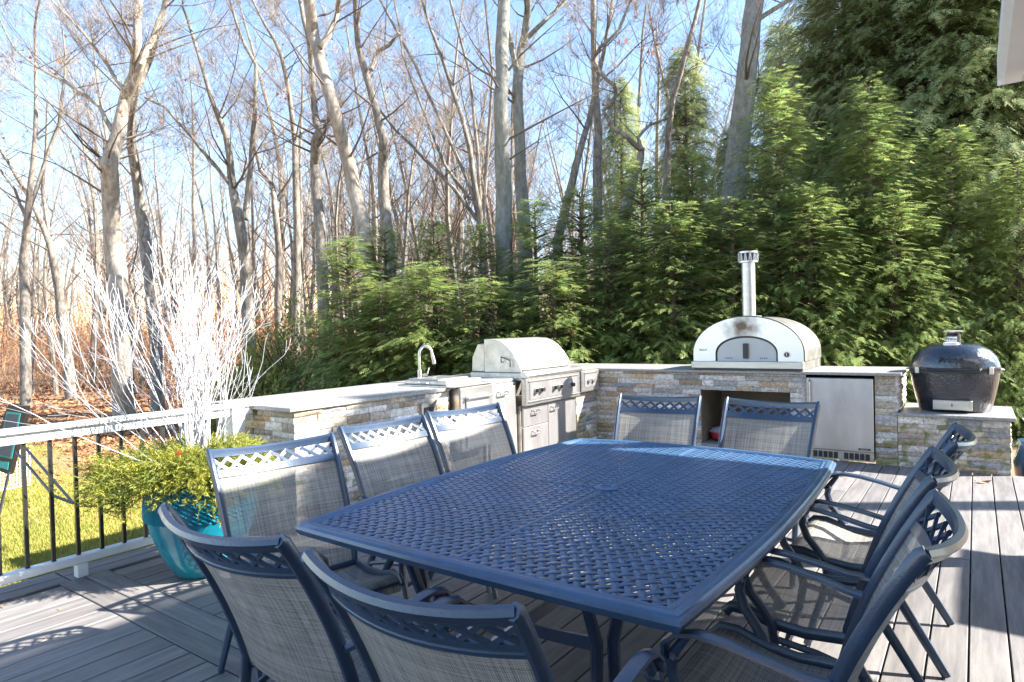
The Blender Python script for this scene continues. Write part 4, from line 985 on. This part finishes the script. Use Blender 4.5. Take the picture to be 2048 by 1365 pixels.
# ---------------- bare trees ----------------
TWIGS = None
def limb(g, rn, p, d, L, r, lvl, maxl, up=.12, leaf=None, wig=.13, dens=1.0, minr=.003):
    n = max(3, int(L/(.55 if lvl == 0 else .34 if lvl < 2 else .28))); pts = [p]; rs = [r]; q = p.copy(); dd = d.copy()
    for k in range(n):
        dd = (dd+Vector((rn.gauss(0, wig), rn.gauss(0, wig), rn.gauss(up*.5, wig*.7)))).normalized()
        q = q+dd*(L/n); f = 1-(k+1)/n; pts.append(q.copy()); rs.append(max(minr, r*(.12+.88*f)))
        if TWIGS is not None and (lvl > 0 or k > 1):
            for _ in range(TWN): TWIGS.append((q.x, q.y, q.z, dd.x, dd.y, dd.z, f))
        if lvl < maxl and rn.random() < dens*(.85 if lvl == 0 else .8) and (k > 0 or lvl > 0):
            for _ in range(2 if (lvl >= 1 and rn.random() < .5) else 1):
                ax = Matrix.Rotation(rn.uniform(0, 6.28), 3, dd) @ dd.orthogonal().normalized()
                nd = (dd*rn.uniform(.9, 1.9)+ax+Vector((0, 0, up*2.2))).normalized()
                limb(g, rn, q.copy(), nd, L*(.34+.34*rn.random())*(f*.7+.45), max(minr, rs[-1]*.55), lvl+1, maxl, up, leaf, wig, dens, minr)
        elif leaf is not None and lvl >= maxl-1 and rn.random() < leaf[1]: leaf[0].append(tuple(q))
    g.tube(pts, rs, 5 if lvl == 0 else 4 if r > .02 else 3, cap=False)
TWN = 1
def twig_mesh(seed, wid=.0052):
    global TWIGS
    A = np.array(TWIGS); A = A[np.random.default_rng(seed).uniform(0, 1, len(A)) < .85]; TWIGS = None; q = np.random.default_rng(seed); n = len(A)
    P = A[:, :3]+q.normal(0, .01, (n, 3)); D = unit(A[:, 3:6]*q.uniform(.5, 1.3, (n, 1))+q.normal(0, .55, (n, 3))+np.array([0, 0, .22])); L = q.uniform(.25, .85, n)
    V1, T1 = tris_at(P, D, unit(q.normal(0, 1, (n, 3))), L, np.full(n, wid))
    # side shoots
    k = 2; P2 = np.repeat(P, k, 0)+np.repeat(D*L[:, None], k, 0)*q.uniform(.2, .8, (n*k, 1)); D2 = unit(np.repeat(D, k, 0)+q.normal(0, .55, (n*k, 3))+np.array([0, 0, .2])); L2 = q.uniform(.15, .45, n*k)
    V2, T2 = tris_at(P2, D2, unit(q.normal(0, 1, (n*k, 3))), L2, np.full(n*k, wid*.8))
    V = np.concatenate([V1, V2]); return np_mesh('fine_twigs', V, np.arange(len(V)).reshape(-1, 3), 'twigbark')
def leaf_obj(pts, parent, m='leafred', size=.09, seed=1, per=3):
    if not pts: return
    q = np.random.default_rng(seed); P = np.repeat(np.array(pts), per, 0); P = P+q.normal(0, .10, P.shape)
    V, T = tris_at(P, unit(q.normal(0, 1, P.shape)), unit(q.normal(0, 1, P.shape)), q.uniform(.6, 1.2, len(P))*size, np.full(len(P), size*.7))
    tag(place('withered_leaves', np_mesh('withered_leaves', V, T, m), parent), kind='stuff')
def traced_tree(label, d, stems, bark='bark', seed=0, nl=16, limbL=3.2, leaf=0.0, dens=1.0, maxl=3, top_extra=3.0):
    """stems: list of [(px,py,width_px)...]; first one goes to the ground"""
    global TWIGS; TWIGS = []
    rn = random.Random(seed); root = None; tg = G(); bg_ = G(); leaves = []
    for si, st in enumerate(stems):
        P = []; Rr = []
        dj = d
        for k, (px, py, wp) in enumerate(st):
            dj = d + (0 if k == 0 and si > 0 else .25*math.sin(k*1.7+seed+si))
            P.append(at(px, py, dj)); Rr.append(max(.012, wp*.44*dj/FPX))
        if si == 0:
            b0 = P[0].copy(); b0.z = GZ-.15; 
            if P[0].z > b0.z+.1: P.insert(0, b0+(P[0]-P[1])*.0); Rr.insert(0, Rr[0]*1.2)
            root = empty('bare_tree', (P[0].x, P[0].y, GZ)); O = Vector(root.location)
        # continue beyond the last traced point, if it leaves the frame
        if st[-1][1] <= 5:
            dlast = (P[-1]-P[-2]).normalized(); dlast = (dlast+Vector((0, 0, .4))).normalized()
            for t in (1, 2, 3): P.append(P[-1]+dlast*top_extra/3+Vector((rn.gauss(0, .12), rn.gauss(0, .12), 0))); Rr.append(max(.01, Rr[-1]*.7))
        Q = []; W = []
        for k in range(len(P)-1):
            for t in (0, .5):
                Q.append(P[k].lerp(P[k+1], t)+(Vector((rn.gauss(0, .015), rn.gauss(0, .015), 0)) if t else Vector())); W.append(Rr[k]*(1-t)+Rr[k+1]*t)
        Q.append(P[-1]); W.append(Rr[-1]); Q = [x-O for x in Q]
        tg.tube(Q, W, 10 if W[0] > .08 else 7)
        cnt = max(3, int(nl*(1 if si == 0 else .5)))
        for _ in range(cnt):
            t = rn.uniform(.32 if si == 0 else .15, 1.0)*(len(Q)-1.001); k = int(t); f = t-k
            if Q[k].z < 1.6: continue
            p = Q[k].lerp(Q[k+1], f); ax = (Q[k+1]-Q[k]).normalized(); a = rn.uniform(0, 6.28)
            dv = (Vector((math.cos(a), math.sin(a), rn.uniform(.25, 1.1)))).normalized()
            limb(bg_, rn, p, dv, limbL*rn.uniform(.45, 1.1)*(1.15-.5*t/len(Q)), min(W[k]*.30, .028), 0, maxl, leaf=(leaves, leaf), dens=dens, minr=.0028)
    tg.obj('trunk', bark, root, True); bg_.obj('crown', 'branch', root, fix=False)
    tag(place('fine_twigs', twig_mesh(seed), root), kind='stuff')
    if leaf: leaf_obj(leaves, root, seed=seed)
    return tag(root, label, 'tree')
TT = [
 ('big pale left tree with a sawn stub and leaning fork', 13.8, [[(250, 838, 50), (245, 740, 46), (238, 600, 41), (230, 500, 38), (222, 400, 37), (218, 330, 36), (236, 270, 29), (250, 200, 25), (268, 150, 22), (274, 90, 19), (278, 0, 17)], [(262, 180, 19), (282, 130, 16), (305, 80, 13), (335, 0, 10)], [(216, 350, 24), (208, 325, 22), (206, 320, 20)], [(225, 262, 12), (200, 215, 9), (140, 170, 7), (75, 135, 6), (30, 100, 5), (0, 40, 4)], [(248, 180, 10), (215, 130, 8), (170, 70, 6), (105, 4, 5)]], 'bark_pale', 18, 2.6, 0.02),
 ('tall grey tree close behind the big pale left tree', 15.5, [[(312, 690, 26), (300, 560, 25), (288, 460, 24), (275, 370, 22), (262, 290, 19), (268, 200, 15), (300, 120, 13), (318, 50, 11), (330, 0, 9)]], 'bark', 14, 3.0, .05),
 ('dark slim tree near the left edge forking high', 18.5, [[(52, 790, 24), (50, 660, 22), (47, 520, 19), (55, 440, 15), (66, 330, 11), (72, 200, 8), (70, 60, 6), (80, 0, 5)], [(58, 420, 10), (85, 340, 9), (118, 250, 8), (130, 150, 6), (125, 60, 4)], [(54, 440, 8), (30, 380, 6), (0, 340, 5)]], 'bark', 14, 3.0, .05),
 ('crooked tree second from the left edge', 20, [[(140, 770, 22), (132, 690, 21), (118, 580, 19), (100, 490, 15), (80, 440, 11), (50, 380, 9), (20, 330, 7), (0, 300, 6)], [(100, 480, 10), (85, 380, 8), (92, 300, 6), (95, 200, 4)]], 'bark', 14, 3.0, .05),
 ('forked tree with long swept limbs above the white branches', 15.5, [[(498, 700, 30), (494, 600, 28), (488, 500, 25), (474, 420, 22), (462, 350, 17), (452, 270, 14), (420, 190, 10), (400, 120, 8), (372, 30, 6), (366, 0, 5)], [(490, 440, 15), (502, 330, 12), (510, 230, 10), (512, 130, 8), (480, 70, 7), (460, 0, 5)], [(468, 380, 9), (430, 330, 8), (380, 270, 7), (330, 215, 6), (290, 195, 5)]], 'bark', 18, 2.8, .02),
 ('slim tree with curved stem left of the leaning trunk', 19, [[(556, 610, 17), (558, 500, 15), (550, 420, 13), (545, 370, 11), (520, 340, 9), (508, 290, 7), (510, 200, 5)], [(552, 400, 8), (580, 360, 6), (600, 300, 5)]], 'bark', 12, 2.6, .03),
 ('straight slim tree behind the curved stem', 18, [[(592, 640, 18), (594, 500, 17), (592, 380, 15), (590, 280, 13), (578, 190, 10), (562, 110, 9), (530, 50, 7), (505, 0, 6)]], 'bark', 16, 2.8, .02),
 ('knobbly vine-covered tree with a bulge', 15, [[(648, 650, 27), (643, 520, 25), (636, 410, 24), (630, 330, 22), (632, 285, 24), (640, 262, 20), (630, 230, 15), (624, 150, 13), (618, 80, 11), (600, 0, 9)]], 'bark', 18, 2.2, .06),
 ('large pale leaning trunk in the left centre', 13.2, [[(742, 560, 36), (730, 480, 34), (708, 380, 33), (690, 300, 31), (668, 220, 29), (645, 140, 28), (626, 70, 27), (618, 0, 26)], [(640, 95, 16), (662, 60, 14), (676, 25, 12), (678, 0, 11)]], 'bark_pale', 10, 2.6, .04),
 ('grey tree with a broken side limb right of the leaning trunk', 14.8, [[(780, 540, 28), (772, 440, 26), (766, 340, 25), (768, 280, 22), (752, 220, 18), (732, 150, 16), (716, 90, 14), (710, 0, 11)], [(742, 140, 12), (752, 105, 10), (780, 90, 8), (798, 66, 5)]], 'bark', 14, 2.5, .03),
 ('thick straight grey trunk above the grill', 12.6, [[(1010, 560, 42), (1007, 440, 40), (1004, 320, 36), (1001, 200, 33), (1003, 100, 31), (1008, 0, 29)]], 'bark_big', 8, 2.2, .03),
 ('forked grey tree just right of the thick straight trunk', 13.6, [[(1050, 520, 36), (1044, 400, 30), (1040, 290, 26), (1035, 170, 24), (1042, 100, 20), (1052, 50, 17), (1056, 0, 15)], [(1036, 150, 15), (1022, 90, 13), (1010, 30, 12), (1004, 0, 10)], [(1056, 75, 12), (1090, 42, 10), (1130, 3, 8)]], 'bark_big', 12, 2.4, .01),
 ('slanting dark trunk among red leaves right of the fork', 14.5, [[(1115, 480, 22), (1135, 400, 20), (1152, 330, 17), (1178, 240, 13), (1198, 150, 10), (1215, 60, 8), (1225, 0, 7)]], 'bark', 12, 2.4, .10),
 ('straight trunk behind the yellowish evergreen', 15, [[(1196, 480, 22), (1194, 330, 20), (1192, 200, 17), (1188, 100, 14), (1186, 0, 12)]], 'bark', 12, 2.2, .05),
 ('twisted S-shaped tree left of the big lichen trunk', 13.2, [[(1232, 500, 30), (1250, 420, 26), (1268, 350, 21), (1283, 300, 16), (1255, 275, 10), (1222, 250, 9), (1206, 222, 9), (1232, 190, 9), (1228, 170, 9), (1205, 150, 9), (1184, 122, 9), (1200, 95, 8), (1238, 60, 7), (1262, 0, 6)], [(1283, 300, 10), (1276, 275, 8), (1300, 250, 6), (1345, 232, 5)]], 'bark', 8, 2.0, .05),
 ('big lichen-covered trunk leaning right above the oven chimney', 12.4, [[(1462, 500, 56), (1468, 400, 54), (1476, 300, 50), (1490, 190, 46), (1500, 90, 42), (1510, 0, 40)], [(1492, 60, 12), (1530, 30, 11), (1575, 2, 10)], [(1478, 215, 12), (1510, 190, 9), (1520, 150, 6)]], 'bark_big', 8, 2.2, .02),
 ('slim tree behind the twisted tree', 15.5, [[(1330, 480, 18), (1335, 330, 16), (1345, 200, 13), (1375, 90, 11), (1400, 0, 9)]], 'bark', 12, 2.6, .05),
]
for i, (lab, d, st, bk, nl, LL, lf) in enumerate(TT): traced_tree(lab, d, st, bk, seed=40+i, nl=nl, limbL=LL, leaf=lf*.3)
# multi-stem clump in the centre
traced_tree('clump of thin stems fanning up left of the thick trunk', 16.5, [[(965, 520, 16), (960, 430, 15), (940, 300, 12), (905, 180, 10), (862, 60, 7), (845, 0, 6)], [(955, 440, 10), (910, 380, 9), (850, 320, 8), (790, 260, 6), (740, 190, 5)], [(955, 430, 9), (930, 350, 8), (880, 240, 7), (830, 130, 6), (760, 0, 5)], [(962, 440, 9), (955, 300, 8), (940, 150, 6), (900, 0, 5)], [(968, 440, 9), (975, 300, 8), (985, 150, 6), (970, 0, 5)], [(940, 400, 8), (890, 330, 7), (850, 230, 6), (805, 110, 5), (788, 0, 4)]], seed=77, nl=10, limbL=2.2)

# background forest
def forest_mesh(seed, H):
    global TWIGS; TWIGS = []
    rn = random.Random(seed); tg = G(); bg_ = G(); lv = []
    P = [Vector((0, 0, -.2))]; W = [.115]; x = Vector((0, 0, 0)); dv = Vector((rn.gauss(0, .05), rn.gauss(0, .05), 1))
    for k in range(9):
        dv = (dv+Vector((rn.gauss(0, .07), rn.gauss(0, .07), .1))).normalized(); x = x+dv*(H*.95/9); P.append(x.copy()); W.append(.115*(1-(k+1)/9*.85))
    tg.tube(P, W, 6)
    for _ in range(17):
        t = rn.uniform(2.2, 8.9); k = int(t); a = rn.uniform(0, 6.28)
        limb(bg_, rn, P[k].lerp(P[k+1], t-k), Vector((math.cos(a), math.sin(a), rn.uniform(.5, 1.4))).normalized(), rn.uniform(1.6, 3.4)*(1.2-t/14), W[k]*.30, 0, 2, up=.16, leaf=(lv, .06), dens=.95, minr=.0045)
    return tg.mesh('trunk', 'bark', True), bg_.mesh('crown', 'branch', fix=False), lv, twig_mesh(seed, .0075)
FM = [forest_mesh(200+i, rnd.uniform(10, 13)) for i in range(6)]
LM = []
for i, (_, _, lv, _) in enumerate(FM):
    q = np.random.default_rng(i); P = np.repeat(np.array(lv), 2, 0)+q.normal(0, .15, (2*len(lv), 3)); V, T = tris_at(P, unit(q.normal(0, 1, P.shape)), unit(q.normal(0, 1, P.shape)), np.full(len(P), .10), np.full(len(P), .07)); LM.append(np_mesh('withered_leaves', V, T, 'leafred'))
rf = random.Random(91)
for k in range(175):
    px = rf.uniform(-120, 1020) if k < 100 else rf.uniform(620, 1560); d = rf.uniform(20, 46) if px < 1020 else rf.uniform(18, 30)
    p = at(px, 650, d); p.z = GZ
    i = rf.randrange(6); s = rf.uniform(.75, 1.25)*(1.0 if d < 32 else 1.15)*(.8 if px < 180 else 1)
    o = empty('bare_tree', p, rf.uniform(0, 6.28)); o.scale = (s, s, s); place('trunk', FM[i][0], o); place('crown', FM[i][1], o); place('fine_twigs', FM[i][3], o)['kind'] = 'stuff'
    if rf.random() < .16: place('withered_leaves', LM[i], o)['kind'] = 'stuff'
    zn = 0 if px < 260 else 1 if px < 620 else 2 if px < 1010 else 3
    tag(o, ['slender leafless tree deep in the wood beyond the lawn, at the far left', 'slender leafless tree deep in the wood, seen above the white branches and planter', 'slender leafless tree deep in the wood, seen above the left counter hemlocks', 'slender leafless tree deep in the wood, seen above the back counter hemlocks'][zn], 'tree', ['leafless trees deep in the wood at far left', 'leafless trees deep in the wood behind the white branches', 'leafless trees deep in the wood above the left counter', 'leafless trees deep in the wood above the back counter'][zn])
# understory brush
def brush_mesh(seed):
    rn = random.Random(seed); g = G(); lv = []
    for _ in range(16):
        a = rn.uniform(0, 6.28); limb(g, rn, Vector((rn.gauss(0, .5), rn.gauss(0, .5), -.1)), Vector((math.cos(a)*.35, math.sin(a)*.35, 1)).normalized(), rn.uniform(1.0, 2.6), .012, 0, 2, up=.05, leaf=(lv, .2), dens=.7, wig=.2, minr=.004)
    q = np.random.default_rng(seed); P = np.repeat(np.array(lv), 2, 0)+q.normal(0, .12, (2*len(lv), 3))
    V, T = tris_at(P, unit(q.normal(0, 1, P.shape)), unit(q.normal(0, 1, P.shape)), np.full(len(P), .08), np.full(len(P), .06))
    return g.mesh('stems', 'brush', fix=False), np_mesh('withered_leaves', V, T, 'leafred')
BM = [brush_mesh(300+i) for i in range(4)]
for k in range(210):
    px = rf.uniform(-150, 1000); d = rf.uniform(17, 44)
    if px < 250: d = rf.uniform(21, 46)
    p = at(px, 650, d); p.z = GZ; i = rf.randrange(4); s = rf.uniform(.6, 1.25)
    o = empty('brush_shrub', p, rf.uniform(0, 6.28)); o.scale = (s*1.2, s*1.2, s); place('stems', BM[i][0], o); place('withered_leaves', BM[i][1], o)['kind'] = 'stuff'
    tag(o, 'leafless tan brush under the winter trees '+('beyond the lawn at the far left' if px < 260 else 'behind the planter and hemlocks'), 'shrub', 'brush beyond the lawn' if px < 260 else 'brush behind planter and hemlocks')
# broad-leaved evergreen shrub left of the hemlocks
def rhodo(px, d, rad, H, label, n, seed):
    p = at(px, 650, d); p.z = GZ; o = empty('broadleaf_shrub', p); q = np.random.default_rng(seed)
    u = unit(q.normal(0, 1, (n, 3))); u[:, 2] = np.abs(u[:, 2]); rr_ = q.uniform(.55, 1, (n, 1))**.6*(1+.2*np.sin(u[:, :1]*7+seed)+.15*np.cos(u[:, 1:2]*9)); P = u*rr_*np.array([rad, rad, H])
    D = unit(u+q.normal(0, .7, (n, 3))); V, T = tris_at(P, D, unit(q.normal(0, .6, (n, 3))+np.array([0, 0, 1])), q.uniform(.08, .14, n), q.uniform(.035, .05, n))
    place('crown', np_mesh('crown', V, T, 'rhodo'), o); g = G(); rn_ = random.Random(seed)
    for _ in range(14):
        a = rn_.uniform(0, 6.28); g.tube([(0, 0, 0), (rad*.4*math.cos(a), rad*.4*math.sin(a), H*.5), (rad*.75*math.cos(a), rad*.75*math.sin(a), H*.8)], [.03, .02, .008], 4)
    g.obj('stems', 'barkev', o, fix=False); return tag(o, label, 'shrub')
rhodo(585, 13.4, 1.15, 2.2, 'tall yellow-green broadleaf shrub beside the leftmost hemlock', 6500, 1)
rhodo(505, 12.6, .95, 1.45, 'lower broadleaf shrub just above the left counter end', 4200, 2)
rhodo(560, 11.8, .5, .8, 'smallest broadleaf shrub, close behind the counter over rust leaves', 1800, 3)
# the far wood: one mass of thin stems closing the horizon
g = G(); rw = random.Random(5)
for k in range(2600):
    px = rw.uniform(-250, 1650); d = rw.uniform(46, 78); p = at(px, 650, d); p.z = GZ; H = rw.uniform(3.5, 13)*(.8 if px < 200 else 1); r_ = rw.uniform(.02, .09)
    a = rw.uniform(-.12, .12); b = rw.uniform(-.12, .12); q1 = p+Vector((a*H*.5, b*H*.5, H*.5)); q2 = q1+Vector((a*H*.8, b*H*.3, H*.5))
    g.tube([p, q1, q2], [r_, r_*.7, .012], 3, cap=False)
    for _ in range(5):
        t = rw.uniform(.2, 1); s0 = p.lerp(q1, min(1, t*2)) if t < .5 else q1.lerp(q2, t*2-1); L_ = rw.uniform(.6, 2.4); e_ = s0+Vector((rw.gauss(0, .5), rw.gauss(0, .5), rw.uniform(.3, 1)))*L_
        g.tube([s0, e_], [.018, .008], 3, cap=False)
tag(g.obj('far_wood', 'brush', fix=False), 'far-off leafless wood closing the horizon', 'woodland', kind='stuff')
# far pale house glimpsed between trunks
p = at(462, 650, 60); fh = tag(empty('far_house', (p.x, p.y, GZ)), 'pale house gable glimpsed far off between the bare trunks', 'house')
g = G(); g.box(-2, 2, -2, 2, 0, 2.2); g.obj('wall', 'house', fh); g = G(); g.prism([(-2.3, 2.2), (2.3, 2.2), (0, 3.6)], 'y', -2.2, 2.2); g.obj('roof', 'white', fh)
g = G(); g.box(-.5, .5, -2.05, -2.001, .9, 1.7); g.obj('window', 'panel', fh)

# ---------------- ground cover ----------------
def scatter(name, n, fn, seed, label_kind='stuff'):
    pass
q = np.random.default_rng(8)
def in_lawn(x, y):
    c = np.zeros(len(x), bool); n = len(LAWN); j = n-1
    for i in range(n):
        xi, yi = LAWN[i]; xj, yj = LAWN[j]
        c ^= ((yi > y) != (yj > y)) & (x < (xj-xi)*(y-yi)/(yj-yi+1e-12)+xi); j = i
    return c
n = 420000; x = q.uniform(-15, -4.75, n); y = q.uniform(.2, 5.2, n)
dist = np.hypot(x, y); keep = in_lawn(x+q.normal(0, .18, n), y+q.normal(0, .18, n)) & (q.uniform(0, 1, n) < np.clip(7.0/dist, .25, 1)**1.5)
x, y = x[keep], y[keep]; m_ = len(x)
P = np.stack([x, y, np.full(m_, GZ+.01)], 1); D = unit(np.stack([q.normal(0, .45, m_), q.normal(0, .45, m_), np.ones(m_)], 1))
V, T = tris_at(P, D, unit(q.normal(0, 1, (m_, 3))), q.uniform(.03, .07, m_), q.uniform(.006, .012, m_))
tag(place('grass', np_mesh('grass', V, T, 'grass')), 'short yellowish winter grass behind the railing', 'grass', kind='stuff')
# leaf litter
n = 90000; ang_px = q.uniform(-200, 760, n); d = 6.5+q.uniform(0, 1, n)**1.7*40
f_ = np.array(CF); r_ = np.array(CR)
Pp = np.array([0, 0, 0])+f_*d[:, None]+r_*((ang_px-1024)/FPX*d)[:, None]; x, y = Pp[:, 0], Pp[:, 1]
isl = in_lawn(x, y); keep = (~isl) & ~((x > -5.3) & (y < 9)) | (isl & (q.uniform(0, 1, n) < .10)); x, y, d = x[keep], y[keep], d[keep]; m_ = len(x)
P = np.stack([x, y, GZ+.015+q.uniform(0, .06, m_)*(d > 8)], 1); D = unit(np.stack([q.normal(0, 1, m_), q.normal(0, 1, m_), q.normal(0, .35, m_)], 1))
V, T = tris_at(P, D, unit(np.stack([q.normal(0, .5, m_), q.normal(0, .5, m_), np.ones(m_)], 1)), q.uniform(.06, .12, m_)*np.clip(d/12, .8, 2), q.uniform(.04, .08, m_)*np.clip(d/12, .8, 2))
tag(place('leaf_litter', np_mesh('leaf_litter', V, T, 'litter')), 'rust coloured fallen leaves covering the ground under the trees', 'leaves', kind='stuff')
